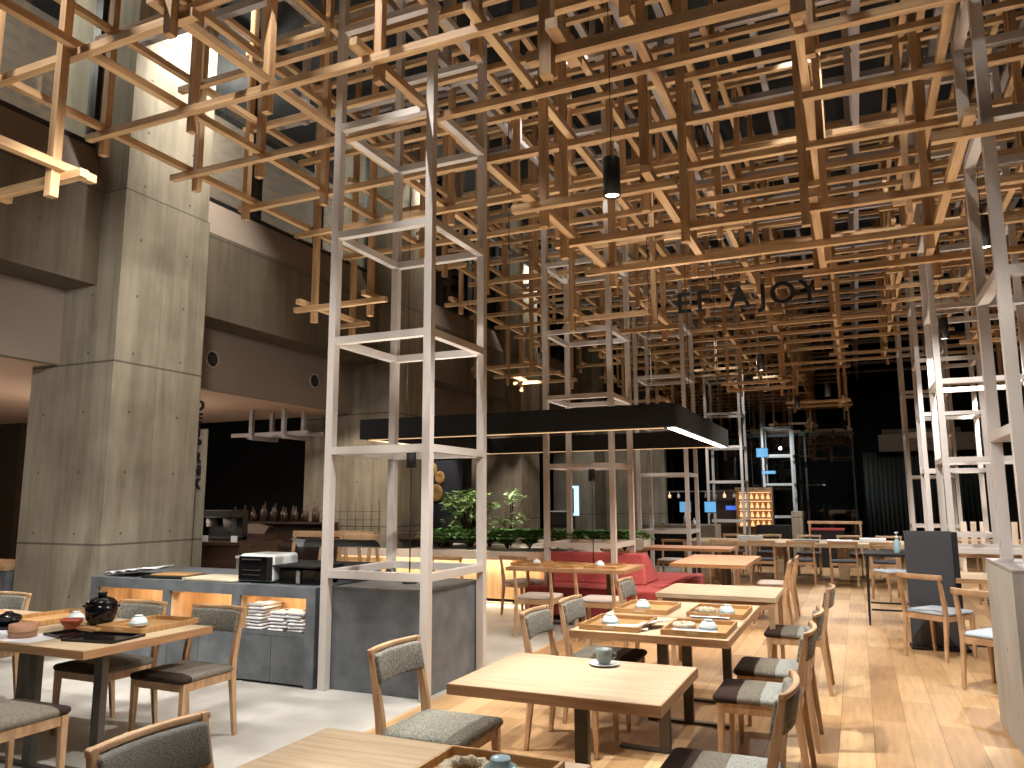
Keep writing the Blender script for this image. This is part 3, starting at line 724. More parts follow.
# ------------------------------------------------------------------ black canopy
t = empty('light_canopy', (-3.44, 9.2, 0), 0, 'large black rectangular ring canopy hung over the sofa, lit along its underside', 'canopy')
X0, X1, Y0, Y1, ZB, ZT, CW = -1.86, 1.86, -1.70, 1.70, 2.20, 2.43, .15
for nme, b in (('fascia', (X0, X1, Y0, Y0+CW)), ('fascia', (X0, X1, Y1-CW, Y1)), ('fascia', (X0, X0+CW, Y0+CW, Y1-CW)), ('fascia', (X1-CW, X1, Y0+CW, Y1-CW))):
    MB().box(*b, ZB, ZT).build(nme, 'black_matt', t)
MB().box(X1-CW+.045, X1-.03, Y0+.1, Y1-.05, ZB-.012, ZB-.002).build('light_strip', 'lamp_glow', t)
MB().box(X0+.1, X1-CW, Y0+.09, Y0+.12, ZB-.008, ZB-.002).build('light_strip', 'strip_soft', t)
MB().box(X0+.05, X0+CW-.02, Y0+.1, Y1-.1, ZB-.008, ZB-.002).build('light_strip', 'strip_soft', t)
MB().box(X0+.1, X1-CW, Y1-.12, Y1-.09, ZB-.008, ZB-.002).build('light_strip', 'strip_soft', t)
for a, b in ((X0+.6, Y0+.07), (X0+1.9, Y0+.07), (X1-.25, Y0+.07), (X1-.07, Y0+1.1), (X1-.07, Y1-.3), (X0+1, Y1-.07), (X0+.07, Y1-.8)):
    MB().lathe([(0, ZT), (.004, ZT), (.004, 7.9), (0, 7.9)], (a, b, 0), n=6).build('hanging_rod', 'black_steel', t)
for y in (8.2, 9.2, 10.2): light('canopy_light', 'SPOT', (-1.66, y, 2.17), 60, (1, .78, .55), (-1.66, y, 0), .08, 140, .5)
for x in (-4.6, -3.3, -2.2): light('canopy_light', 'SPOT', (x, 7.6, 2.17), 30, (1, .78, .60), (x, 7.9, 0), .08, 140, .5)

# pendant cylinder lamps
def pendant(x, y, label):
    t = empty('cylinder_pendant', (x, y, 3.44), 0, label, 'pendant lamp', 'black cylinder pendants below the lattice')
    sd_ = MB().lathe([(0, .26), (.054, .26), (.056, .255), (.056, 0), (.050, 0), (.050, .03), (0, .03)]).build('shade', 'black_steel', t)
    MB().lathe([(0, .012), (.047, .012), (.047, .02), (0, .02)]).build('lens', 'lamp_glow', sd_)
    MB().lathe([(0, .26), (.003, .26), (.003, 4.5), (0, 4.5)], n=6).build('cable', 'black_steel', t)
lab = ['largest black pendant, hanging nearest above the tray tables', 'black pendant seen between the posts of the plinth tower', 'black pendant over the aisle beyond the canopy corner',
       'black pendant beside the white tower behind the menu board', 'small far pendant left of the dark recess', 'pendant above the communal table', 'far pendant against the black recess', 'farthest pendant by the last timber frame']
for (x, y), l in zip(PEND, lab): pendant(x, y, l)

# ------------------------------------------------------------------ plinth, menu board, high table
t = empty('concrete_plinth', (1.33, 5.84, 0), 0, 'tall pale concrete plinth carrying the nearest steel tower', 'plinth')
MB().box(-.54, .62, -.50, .52, 0, 1.06).build('body', 'concrete_pale', t)
MB().box(-.54, .62, -.50, .52, 1.062, 1.08).build('cap', 'grey_steel', t)
t = empty('menu_board', (.64, 9.02, 0), R(3), 'upright dark grey menu board standing by the blue-seated chair', 'board')
MB().box(-.23, .20, -.02, .02, .03, 1.16).build('panel', 'sign_grey', t, bevel=.004)
MB().box(.202, .25, -.03, .08, .03, 1.15).build('edge_post', 'black_matt', t)
MB().box(-.24, .28, -.12, .14, 0, .025).build('foot', 'black_matt', t)
t = empty('high_table', (.35, 10.7, 0), 0, 'small black high table with slim legs beside the menu board', 'table')
MB().box(-.33, .30, -.38, .38, .80, .835).build('table_top', 'black_matt', t, bevel=.004)
for a in (-.29, .26):
    for b in (-.34, .34): MB().bar((a*1.06, b*1.05, 0), (a, b, .80), .022, .022, .03, .03).build('leg', 'black_matt', t)
m = MB(); m.box(-.28, .26, -.35, -.33, .17, .19); m.box(-.28, .26, .33, .35, .17, .19); m.build('footrest', 'black_matt', t)
t = empty('pump_bottle', (.40, 10.55, .835), 0, 'clear sanitiser pump bottle on the black high table', 'bottle')
MB().lathe([(0, 0), (.04, 0), (.042, .01), (.042, .13), (.02, .16), (.014, .17), (0, .17)]).build('bottle_body', 'blue_ceramic', t)
MB().lathe([(0, .17), (.018, .17), (.018, .2), (.006, .205), (.006, .23), (.022, .235), (.022, .25), (0, .252)]).build('pump', 'white_ceramic', t)

# ------------------------------------------------------------------ planter, bench, plants
t = empty('planter', (-5.2, 10.4, 0), 0, 'long pale planter with a glowing wooden front below the greenery', 'planter')
pl = [(-3.4, 0), (.6, 0), (.95, .12), (1.25, .42), (1.4, .85), (1.4, 1.7), (-1.3, 1.7), (-1.3, .09), (-3.4, .09)]
m = MB(); m.loft([[(x, y, .62) for x, y in pl], [(x, y, .74) for x, y in pl]]); m.build('rim', 'pillar_white', t)
def inset(pts, d): return [(x*.985, y+d if y < .05 or .1 < y < 1 else (y-.005 if y < .1 else y-d)) for x, y in pts]
m = MB(); q = inset(pl, .06); m.loft([[(x, y, .06) for x, y in q], [(x, y, .615) for x, y in q]]); m.build('front_panel', 'warm_panel', t)
MB().box(-3.2, .55, .015, .04, .60, .612).build('light_strip', 'strip_glow', t)
MB().box(-3.2, .55, .02, .04, .01, .022).build('light_strip', 'strip_glow', t)
light('planter_light', 'AREA', (-5.2, 10.36, .60), 14, (1, .74, .48), (-5.2, 10.42, .2), sx=3.2, sy=.03)
light('planter_light', 'AREA', (-4.9, 10.34, .04), 5, (1, .78, .5), (-4.9, 10.0, .0), sx=2.2, sy=.03)
t = empty('stone_slab_counter', (-6.9, 10.2, 0), 0, 'dark cantilevered slab running in front of the concrete pillar above the glow', 'counter')
m = MB(); m.add([(-2.2,-.2,.86),(1.55,.9,.86),(1.55,1.3,.86),(-2.2,.5,.86),(-2.2,-.2,.98),(1.55,.9,.98),(1.55,1.3,.98),(-2.2,.5,.98)], [(0,3,2,1),(4,5,6,7),(0,1,5,4),(1,2,6,5),(2,3,7,6),(3,0,4,7)])
m.build('slab', 'dark_wood', t, bevel=.01)
m = MB(); m.box(-2.0, -1.7, .1, .3, .0, .86); m.box(.6, .8, .95, 1.1, .745, .86); m.build('support', 'dark_wood', t)
# wire racks on the slab
t = empty('wire_rack', (-7.3, 10.35, .98), R(16), 'thin dark wire rack standing on the dark slab by the pillar', 'rack')
for k in range(9): MB().tube([(-.7+.13*k, 0, 0), (-.7+.13*k, 0, .42+.05*((k*7) % 3))], .004, 5).build('upright_wire', 'stem', t)
for z in (.06, .2, .33): MB().tube([(-.74, 0, z), (.38, 0, z)], .004, 5).build('cross_wire', 'stem', t)
# plants
def leaf_quad(m, p, d, L, wd, n=Vector((0, 0, 1))):
    d = d.normalized(); s = d.cross(n)
    if s.length < .01: s = Vector((1, 0, 0))
    s.normalize(); nn = s.cross(d)
    a = p; b = p+d*L*.5+s*wd/2+nn*.006; c = p+d*L; e = p+d*L*.5-s*wd/2+nn*.006
    m.add([a, b, c, e], [(0, 1, 2, 3)])
def fern(x, y, z, R_, n, label, seed, mt='leaf', h=.24):
    t = empty('fern', (x, y, z), 0, label, 'plant', 'ferns in the planter')
    rg = random.Random(seed); m = MB(); st = MB()
    for k in range(n):
        a = rg.uniform(0, 2*math.pi); L = R_*rg.uniform(.7, 1.1); pts = []
        for q in range(9):
            f = q/8; pts.append(Vector((math.cos(a)*L*f, math.sin(a)*L*f, h*math.sin(f*2.3)*1.1)))
        st.tube(pts, .003, 4)
        for q in range(1, 9):
            dr = (pts[q]-pts[q-1]).normalized(); sd = Vector((-math.sin(a), math.cos(a), 0)); ll = .15*(1-.7*q/9)+.03
            for sg in (-1, 1): leaf_quad(m, pts[q], sd*sg+dr*.6+Vector((0, 0, rg.uniform(-.3, .2))), ll, .05)
    m.build('fronds', mt, t); st.build('stems', 'stem', t)
for k in range(9):
    fern(-6.0+.36*k+(.05 if k % 2 else 0), 10.75+.12*(k % 3), .75, .38, 38, ['first fern at the tower end of the planter', 'second fern along the planter', 'third fern, under the pale shrub', 'fourth fern along the planter',
         'fern at the middle of the visible planter', 'sixth fern, before the bare concrete', 'seventh fern, toward the sofa', 'eighth fern near the sofa end', 'last fern at the rounded sofa end of the planter'][k], k)
def shrub(x, y, z, h, r, n, label, seed):
    t = empty('leafy_shrub', (x, y, z), 0, label, 'plant'); rg = random.Random(seed); m = MB(); st = MB()
    for k in range(n):
        a = rg.uniform(0, 2*math.pi); rr_ = r*math.sqrt(rg.random()); zz = h*rg.uniform(.35, 1)
        tip = Vector((rr_*math.cos(a), rr_*math.sin(a), zz)); st.tube([(0, 0, 0), tip*.5+Vector((0, 0, .08)), tip], .005, 5)
        for q in range(12):
            b = 2*math.pi*q/12+rg.random(); leaf_quad(m, tip+Vector((0, 0, rg.uniform(-.04, .04))), Vector((math.cos(b), math.sin(b), rg.uniform(-.5, .35))), rg.uniform(.10, .17), .05)
    m.build('foliage', 'leaf_light', t); st.build('stems', 'stem', t)
shrub(-5.70, 11.2, .74, .88, .46, 70, 'pale green leafy shrub behind the white tower', 5)
shrub(-5.15, 11.5, .74, .95, .22, 14, 'thin sparse shrub against the concrete, beside the pale one', 9)

# medallions on a dark panel
t = empty('wall_medallions', (-7.2, 13.2, 0), 0, 'cluster of round gilt discs on a dark blue-grey panel', 'wall decoration')
MB().box(-1.0, .25, 0, .06, 0, 2.25).build('panel', 'sign_grey', t)
for x, z, r in ((-.62, 2.02, .13), (-.40, 2.08, .12), (-.22, 1.92, .11), (-.30, 1.62, .15), (-.52, 1.85, .10), (-.80, 1.95, .12)):
    m = MB(); rings = [[(x+rr_*math.cos(2*math.pi*j/20), yy, z+1.15*rr_*math.sin(2*math.pi*j/20)) for j in range(20)] for rr_, yy in ((r, -.002), (r, -.02), (r*.9, -.03), (r*.3, -.036), (r*.28, -.03))]
    m.loft(rings, True); m.build('disc', 'medallion', t)
light('far_fill_spot', 'SPOT', (-2.3, 20.6, 5.5), 160, (.86, .97, 1), (-2.3, 24.5, 2.0), .05, 60, .5)  # unseen cool fill spots, added to lift the far towers
light('far_fill_spot', 'SPOT', (-3.1, 18.8, 6.0), 200, (.95, .97, 1), (-3.1, 21.4, 2.0), .05, 50, .5)
light('medallion_light', 'SPOT', (-7.2, 12.4, 2.9), 40, WARM, (-7.6, 13.2, 1.9), .04, 60, .5)

# ------------------------------------------------------------------ table ware
def tray(w, d, label, mt='tray_wood', h=.034, group=None, cat='tray'):
    t = empty('serving_tray', (0, 0, 0), 0, label, cat, group)
    MB().box(-w/2+.008, w/2-.008, -d/2+.008, d/2-.008, 0, .008).build('tray_base', mt, t)
    m = MB(); m.box(-w/2, w/2, -d/2, -d/2+.012, 0, h); m.box(-w/2, w/2, d/2-.012, d/2, 0, h); m.box(-w/2, -w/2+.012, -d/2+.012, d/2-.012, 0, h); m.box(w/2-.012, w/2, -d/2+.012, d/2-.012, 0, h)
    rm_ = m.build('tray_rim', mt, t, bevel=.003)
    m = MB(); m.box(-.035, .035, -d/2-.003, -d/2-.0005, .012, .026); m.build('handle_slot', 'oak_light', rm_)
    return t
tr = tray(.38, .47, None)
TG = 'square wooden serving trays'
T1 = 'square wooden tray on the nearer tray table, '
place(tr, (-1.44, 4.90, .70), 0, T1+'sofa side', TG, 'tray'); place(tr, (-.93, 4.90, .70), 0, T1+'aisle side', TG, 'tray')
T1 = 'square wooden tray on the farther tray table, '
place(tr, (-1.44, 5.66, .70), 0, T1+'sofa side', TG, 'tray'); place(tr, (-.93, 5.66, .70), 0, T1+'aisle side', TG, 'tray')
place(tr, (-1.03, 2.03, .70), 0, 'wooden tray holding the rope ring and blue bowl', TG, 'tray')
place(tr, (-3.72, 8.95, .70), 0, 'wooden tray on the sofa table, at the planter end', TG, 'tray')
place(tr, (-3.25, 8.85, .70), 0, 'wooden tray in the middle of the sofa table', TG, 'tray')
place(tr, (-2.75, 8.85, .70), 0, 'wooden tray on the sofa table, at the aisle end', TG, 'tray')
place(tr, (-4.20, 3.70, .70), R(2), 'wooden tray on the far side of the black pot table holding the white bowl', TG, 'tray')
place(tr, (-5.05, 3.66, .70), R(-3), 'wooden tray beyond the red bowl on the left table', TG, 'tray')
def bowl(r, h, mt, name='upturned_bowl'):
    t = empty(name)
    bb_ = MB().lathe([(0, h), (r*.42, h), (r*.44, h-.008), (r*.40, h-.01), (r*.62, h*.78), (r*.9, h*.4), (r, .004), (r*.96, 0), (0, 0)]).build('bowl_body', mt, t)
    MB().lathe([(r*.955, h*.32), (r*.972, h*.24), (r*.985, h*.17), (r*.955, h*.17)]).build('blue_band', 'blue_ceramic', bb_)
    return t
bw = bowl(.058, .062, 'white_ceramic')
BG = 'small white bowls turned upside down on trays'
for (x, y, l) in ((-1.50, 4.90, 'white upturned bowl on the nearer tray, sofa side'), (-.88, 4.90, 'white upturned bowl on the nearer tray, aisle side'), (-1.48, 5.66, 'white upturned bowl on the farther tray, sofa side'),
                  (-.88, 5.62, 'white upturned bowl on the farther tray, aisle side'), (-3.66, 8.95, 'white bowl on the sofa table tray at the planter end'), (-2.85, 8.95, 'white bowl on the sofa table tray at the aisle end')):
    place(bw, (x, y, .709), 0, l, BG, 'bowl')
place(bw, (-4.20, 3.62, .722), 0, 'white upturned bowl on the tray beside the black pot', BG, 'bowl')
place(bw, (-4.78, 3.62, .715), 0, 'white upturned bowl behind the black pot', BG, 'bowl')
# pot stands: rope rings
def rope_ring(label, x, y, z, s=1.0):
    m = MB(); n = 64; mseg = 10; Rr = .062*s; vs = []; fs = []
    for i in range(n):
        a = 2*math.pi*i/n
        for j in range(mseg):
            b = 2*math.pi*j/mseg; r = .017*s*(1+.22*math.sin(3*b+i*.9))
            vs.append((x+(Rr+r*math.cos(b))*math.cos(a), y+(Rr+r*math.cos(b))*math.sin(a), z+.018*s+r*math.sin(b)))
    for i in range(n):
        for j in range(mseg): fs.append((i*mseg+j, ((i+1) % n)*mseg+j, ((i+1) % n)*mseg+(j+1) % mseg, i*mseg+(j+1) % mseg))
    m.add(vs, fs, True); return tag(m.build('rope_ring', 'rope'), label, 'pot stand', 'woven rope rings')
rope_ring('cream rope ring on the closest tray, beside the blue bowl', -1.085, 2.10, .709)
rope_ring('rope ring on the nearer aisle-side tray', -1.03, 4.92, .709, .9)
rope_ring('rope ring on the farther aisle-side tray', -1.02, 5.62, .709, .9)
t = empty('blue_bowl', (-.975, 2.10, .709), 0, 'pale blue glazed bowl with a foot ring, turned over beside the rope ring', 'bowl')
MB().lathe([(0, .060), (.022, .060), (.028, .064), (.030, .058), (.028, .050), (.045, .042), (.058, .022), (.061, .004), (.058, 0), (0, 0)]).build('bowl_body', 'blue_ceramic', t)
MB().lathe([(.058, .0), (.072, .003), (.074, .0005), (.058, -.0005)]).build('rim', 'white_ceramic', t)
for (x, y, a, l) in ((-1.36, 4.80, 10, 'white paper placemat on the nearer sofa-side tray'), (-.95, 4.78, 0, 'white paper mat on the nearer aisle-side tray'), (-.96, 5.48, 0, 'white paper mat on the farther aisle-side tray')):
    o = MB().box(-.13, .13, -.09, .09, 0, .002).build('paper_mat', 'paper'); o.location = (x, y, .7095); o.rotation_euler = (0, 0, R(a)); tag(o, l, 'paper mat', 'paper mats in trays')
o = MB().add([(-1.34, 4.72, .712), (-1.20, 4.80, .745), (-1.10, 5.02, .748), (-1.30, 5.0, .714), (-1.34, 4.72, .7145), (-1.20, 4.80, .7475), (-1.10, 5.02, .7505), (-1.30, 5.0, .7165)],
             [(0,3,2,1),(4,5,6,7),(0,1,5,4),(1,2,6,5),(2,3,7,6),(3,0,4,7)]).build('folded_leaflet', 'paper'); tag(o, 'white folded leaflet sticking over the rim of the nearer tray', 'leaflet')
# cup and saucer
t = empty('coffee_cup', (-1.175, 3.73, .711), R(10), 'grey green coffee cup on the bare middle table', 'cup')
MB().lathe([(0, .004), (.026, .0), (.028, .002), (.036, .014), (.041, .066), (.038, .067), (.033, .016), (0, .008)]).build('cup_body', 'grey_ceramic', t)
MB().tube([(.037+.022*math.sin(math.pi*k/8)*1.0, 0, .056-.036*k/8) for k in range(9)], .0035, 8).build('handle', 'grey_ceramic', t)
o = MB().lathe([(0, 0), (.04, 0), (.072, .008), (.075, .010), (.072, .0115), (.04, .005), (0, .005)], (-1.175, 3.73, .7005)).build('saucer', 'white_ceramic'); tag(o, 'white saucer with a dark rim under the grey green cup', 'saucer')
# left table ware
t = empty('donabe_pot', (-4.47, 3.56, .70), R(20), 'black glazed lidded clay pot on a small wooden board', 'pot')
MB().lathe([(0, .022), (.06, .022), (.085, .05), (.095, .10), (.092, .14), (.088, .142), (0, .142)]).build('pot_body', 'black_lacquer', t)
ld_ = MB().lathe([(0, .143), (.092, .143), (.096, .150), (.07, .178), (.03, .192), (0, .194)]).build('lid', 'black_lacquer', t)
MB().lathe([(0, .19), (.028, .192), (.026, .205), (.032, .214), (.02, .22), (0, .22)]).build('lid_knob', 'black_lacquer', ld_)
for s in (-1, 1): MB().box(s*.095-.018, s*.095+.018, -.025, .025, .125, .14).build('ear_handle', 'black_lacquer', t, bevel=.005)
o = MB().box(-4.62, -4.33, 3.42, 3.70, .7005, .72).build('pot_board', 'tray_wood', bevel=.003); tag(o, 'small wooden board beneath the black pot', 'board')
def soft_tray(x, y, w, d, a, label, mt='black_lacquer'):
    t = empty('lacquer_tray', (x, y, .7005), R(a), label, 'tray')
    MB().box(-w/2, w/2, -d/2, d/2, 0, .006).build('tray_base', mt, t, bevel=.002)
    m = MB(); e = .012; m.box(-w/2, w/2, -d/2, -d/2+e, .006, .016); m.box(-w/2, w/2, d/2-e, d/2, .006, .016); m.box(-w/2, -w/2+e, -d/2+e, d/2-e, .006, .016); m.box(w/2-e, w/2, -d/2+e, d/2-e, .006, .016)
    m.build('tray_rim', mt, t)
soft_tray(-4.08, 3.28, .36, .26, 8, 'glossy black tray at the corner of the table with the pot')
soft_tray(-4.40, 3.28, .20, .18, -12, 'small matt black dish tray between the steamer and the black tray')
t = empty('bamboo_steamer', (-4.58, 3.13, .703), 0, 'round pinkish wooden steamer box on the white paper', 'steamer')
MB().lathe([(0, 0), (.075, 0), (.075, .075), (.068, .075), (.068, .06), (0, .06)], n=32).build('steamer_wall', 'steamer', t)
MB().lathe([(.076, .03), (.079, .03), (.079, .042), (.076, .042)], n=32).build('hoop', 'oak_edge', t)
t = empty('bamboo_steamer', (-5.18, 3.33, .703), 0, 'second wooden steamer box, at the far left of the long table', 'steamer')
MB().lathe([(0, 0), (.085, 0), (.085, .085), (.078, .085), (.078, .07), (0, .07)], n=32).build('steamer_wall', 'steamer', t)
MB().lathe([(.086, .03), (.089, .03), (.089, .045), (.086, .045)], n=32).build('hoop', 'oak_edge', t)
o = MB().lathe([(0, .006), (.03, .0), (.034, .002), (.034, .012), (.062, .05), (.066, .066), (.062, .066), (.03, .018), (0, .016)], (-4.55, 3.42, .7005)).build('red_bowl', 'red_lacquer'); tag(o, 'reddish brown lacquer bowl in front of the black pot', 'bowl')
t = empty('black_casserole', (-4.98, 3.30, .705), 0, 'small black lidded bowl on a dark saucer beside the steamer', 'bowl')
MB().lathe([(0, 0), (.09, .0), (.10, .01), (.09, .012), (0, .012)]).build('saucer', 'black_matt', t)
MB().lathe([(0, .012), (.05, .014), (.075, .05), (.078, .06), (0, .06)]).build('bowl_body', 'black_lacquer', t)
MB().lathe([(.078, .061), (.07, .075), (.03, .09), (.02, .10), (0, .10)]).build('lid', 'black_lacquer', t)
o = MB().box(-4.98, -4.35, 3.0, 3.24, .7005, .7025).build('paper_mat', 'paper'); tag(o, 'large white paper sheet under the steamer', 'paper mat')
o = MB().box(-5.75, -5.05, 3.02, 3.26, .7005, .7025).build('paper_mat', 'paper'); tag(o, 'white paper sheet at the outer end of the long table', 'paper mat')

# ------------------------------------------------------------------ bar at the back
t = empty('bar_counter', (-3.0, 13.9, 0), 0, 'pale concrete bar counter with a dark open front', 'bar counter')
BX0, BX1 = -1.35, .62
t.location = (-3.72, 17.2, 0)
m = MB(); m.box(-.86, .86, 0, .8, .85, .92); m.box(-.86, -.72, 0, .8, 0, .85); m.box(.50, .86, 0, .8, 0, .85); m.build('frame', 'concrete', t)
MB().box(-.72, .50, .35, .4, 0, .85).build('recess_panel', 'black_matt', t)
MB().box(-.70, .48, .30, .34, .74, .78).build('foot_rail', 'dark_steel', t)
for k, (x, h) in enumerate(((-4.3, .18), (-4.05, .06), (-3.55, .3), (-3.46, .12), (-3.36, .14))):
    o = MB().lathe([(0, 0), (.04, 0), (.04, h*.6), (.015, h*.75), (.015, h), (0, h)], (x, 17.5, .92), n=12).build('bar_bottle', 'white_ceramic' if k % 2 == 0 else 'grey_ceramic')
    tag(o, ['slim white bottle on the pale bar counter, canopy side', 'low pot on the bar counter', 'tall tap bottle on the bar counter before the blue screen', 'short jar beside the tall tap bottle', 'jar at the aisle side of the bar bottles'][k], 'bottle', 'vessels on the bar counter')
for x, z, l in ((-4.05, 1.28, 'pale blue screen behind the bar, canopy side'), (-3.42, 1.28, 'pale blue screen behind the bar, seen past the thin tower')):
    t = empty('bar_screen', (x, 20.0, z), 0, l, 'screen', 'small screens behind the bar')
    bz_ = MB().box(-.155, .155, 0, .03, -.145, .145).build('bezel', 'black_steel', t); MB().box(-.14, .14, -.008, -.002, -.13, .13).build('display', 'screen_blue', bz_)
    MB().box(-.02, .02, .01, .03, -z, -.18).build('stand', 'black_steel', t)
t = empty('back_machine', (-3.42, 23.2, 0), 0, 'dark brown machine cabinet with a small blue display', 'machine')
MB().box(-.6, .85, 0, .7, 0, 1.75).build('cabinet', 'dark_wood', t)
MB().box(-.10, .26, -.012, -.002, 1.16, 1.28).build('display', 'screen_deep', t)
MB().lathe([(0, 0), (.03, 0), (.03, .01), (0, .012)], (.42, 0, 1.22), n=12).build('knob', 'grey_steel', t)
# hanging glasses rail
t = empty('glass_rail', (-4.2, 22.5, 1.66), 0, 'rail of bright hanging glasses above the bar', 'rail')
MB().box(-.9, 1.6, -.02, .02, .02, .05).build('rail', 'grey_steel', t)
for x in (-.85, .35, 1.55): MB().box(x-.008, x+.008, -.008, .008, .05, 6.28).build('hanging_rod', 'black_steel', t)
for k in range(9):
    x = -.8+.26*k; MB().lathe([(0, 0), (.012, 0), (.012, -.05), (.045, -.09), (.04, -.17), (0, -.17)], (x, 0, .02), n=10).build('hanging_glass', 'strip_soft' if k % 3 == 0 else 'white_ceramic', t)  # every third glass given emission so it looks lit
# lit bottle shelf
t = empty('lit_shelf', (-2.66, 22.6, 0), 0, 'warm lit shelves of small goods behind the far towers', 'shelf')
m = MB(); m.box(-.5, -.46, 0, .35, 0, 1.8); m.box(.46, .5, 0, .35, 0, 1.8); m.box(-.5, .5, .33, .35, 0, 1.8); m.build('case', 'oak', t)
for k in range(5):
    MB().box(-.46, .46, .02, .33, .7+.25*k, .72+.25*k).build('shelf', 'oak_light', t)
    MB().box(-.44, .44, .30, .32, .90+.25*k, .915+.25*k).build('light_strip', 'strip_glow', t) if k < 4 else None
t2 = None
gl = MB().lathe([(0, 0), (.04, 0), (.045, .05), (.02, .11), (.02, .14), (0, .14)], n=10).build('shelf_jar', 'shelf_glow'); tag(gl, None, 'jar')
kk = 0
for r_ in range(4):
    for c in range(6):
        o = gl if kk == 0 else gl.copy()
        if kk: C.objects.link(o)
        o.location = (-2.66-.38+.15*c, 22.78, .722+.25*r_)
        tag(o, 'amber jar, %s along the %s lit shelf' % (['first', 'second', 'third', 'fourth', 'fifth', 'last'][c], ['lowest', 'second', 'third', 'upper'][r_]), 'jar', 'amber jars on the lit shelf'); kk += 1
# blue screens above and pale cabinet
for x, y, z, w_, h_, l in ((-2.35, 22.4, 2.75, .17, .13, 'blue glowing screen high above the lit shelf'), (-2.20, 22.4, 2.2, .2, .05, 'thin teal display below the blue screen')):
    t = empty('wall_screen', (x, y, z), 0, l, 'screen'); MB().box(-w_, w_, 0, .03, -h_, h_).build('bezel', 'black_steel', t); MB().box(-w_+.02, w_-.02, -.008, -.002, -h_+.01, h_-.01).build('display', 'screen_blue', t)
o = MB().box(-2.12, -1.40, 18.2, 18.7, 0, .90).build('black_cabinet', 'black_steel', bevel=.01); tag(o, 'low black cabinet before the lit shelf', 'cabinet')
o = MB().box(-1.38, -1.15, 18.4, 18.9, 0, 1.2).build('pale_cabinet', 'concrete', bevel=.01); tag(o, 'pale grey cabinet beside the low black cabinet', 'cabinet')
# console frame at the far end and items on the communal table
t = empty('console_table', (-.50, 18.6, 0), 0, 'wooden console table frame behind the communal table', 'table')
m = MB(); m.box(-.56, .56, 0, .4, .93, .98); m.build('table_top', 'oak', t)
for x in (-.54, .50): MB().box(x, x+.04, 0, .4, 0, .93).build('leg', 'oak', t)
o = MB().box(-1.0, -.3, 18.3, 18.55, .80, .84).build('red_shelf_board', 'fabric_red'); o.location.z = 0
tag(o, 'thin red bench board under the console frame', 'bench')
MB().box(-.98, -.32, 18.32, 18.5, 0, .80).build('bench_panel', 'black_matt', o)
for k, (x, y, h_, c) in enumerate(((-1.9, 15.3, .10, 'white_ceramic'), (-.35, 15.4, .04, 'paper'), (.2, 15.6, .07, 'paper'), (-.9, 15.2, .05, 'grey_ceramic'))):
    o = MB().box(x-.22, x+.22, y-.15, y+.15, .702, .70+h_).build('tray_stack', c, bevel=.006)
    tag(o, ['pale low box on the communal table near the bar', 'thin white stack in the middle of the communal table', 'taller white stack before the console frame', 'grey low tray on the communal table'][k], 'box', 'boxes on the communal table')
# lit poster and black box
t = empty('lit_poster', (-6.75, 19.0, 1.45), 0, 'narrow glowing blue and white poster on the back wall', 'poster')
MB().box(-.16, .16, 0, .04, -.38, .38).build('poster_frame', 'poster_glow', t)
m = MB(); m.box(-.10, .04, -.01, -.002, -.32, .32); m.build('poster_print', 'sign_grey', t)
MB().box(-.05, .05, .0, .04, -1.45, -.38).build('stand', 'black_steel', t)
t = empty('open_box', (-6.35, 16.9, 0), 0, 'small black box with a white edge on a stand by the wall', 'box')
m = MB(); m.box(-.25, .25, 0, .3, .9, 1.22); m.build('box_body', 'black_matt', t); m = MB(); m.box(-.27, .27, -.02, .0, 1.2, 1.225); m.build('box_edge', 'white_ceramic', t); MB().box(-.2, .2, .05, .25, 0, .9).build('stand', 'dark_wood', t)
# dining sign board: unused recess cabinet
t = empty('white_sideboard', (-4.6, 13.2, 0), 0, 'low white sideboard behind the sofa island', 'sideboard')
MB().box(-1.0, 1.2, 0, .45, .62, .80).build('top', 'pillar_white', t); MB().box(-.95, 1.15, .04, .42, 0, .62).build('cabinet', 'oak_pink_lit', t)

# ------------------------------------------------------------------ coffee corner behind the counter
t = empty('coffee_bar', (-8.3, 7.6, 0), 0, 'dark brown coffee bar behind the concrete pillar', 'bar counter')
MB().box(-.9, 1.15, 0, .7, 0, .93).build('cabinet', 'dark_wood', t)
MB().box(-.95, 1.2, -.04, .74, .932, .97).build('worktop', 'dark_wood', t)
t = empty('espresso_machine', (-7.82, 7.98, .97), 0, 'dark espresso machine with glass jars on the coffee bar', 'coffee machine')
m = MB(); m.box(-.30, .30, -.16, .16, .30, .40); m.box(-.30, .30, .06, .16, 0, .30); m.box(-.30, .30, -.16, .16, 0, .05); m.build('body', 'black_steel', t, bevel=.01)
for x in (-.16, .14): MB().lathe([(0, .18), (.05, .18), (.06, .26), (.06, .30), (0, .30)], (x, -.05, 0), n=16).build('group_head', 'grey_steel', t)
rb = random.Random(4)
mat('bottle_glass', (74, 56, 46), .2)
bt = MB().lathe([(0, 0), (.036, 0), (.036, .16), (.014, .21), (.014, .28), (0, .28)], n=12).build('spirit_bottle', 'bottle_glass'); kk = 0
tag(bt, None, 'bottle')
sh = MB(); sh.box(-9.4, -7.2, 9.4, 9.7, 1.14, 1.17); sh.box(-9.4, -7.2, 9.66, 9.7, 0, 1.14); tag(sh.build('bottle_shelf', 'dark_wood'), 'dark back-bar shelf holding rows of bottles', 'shelf')
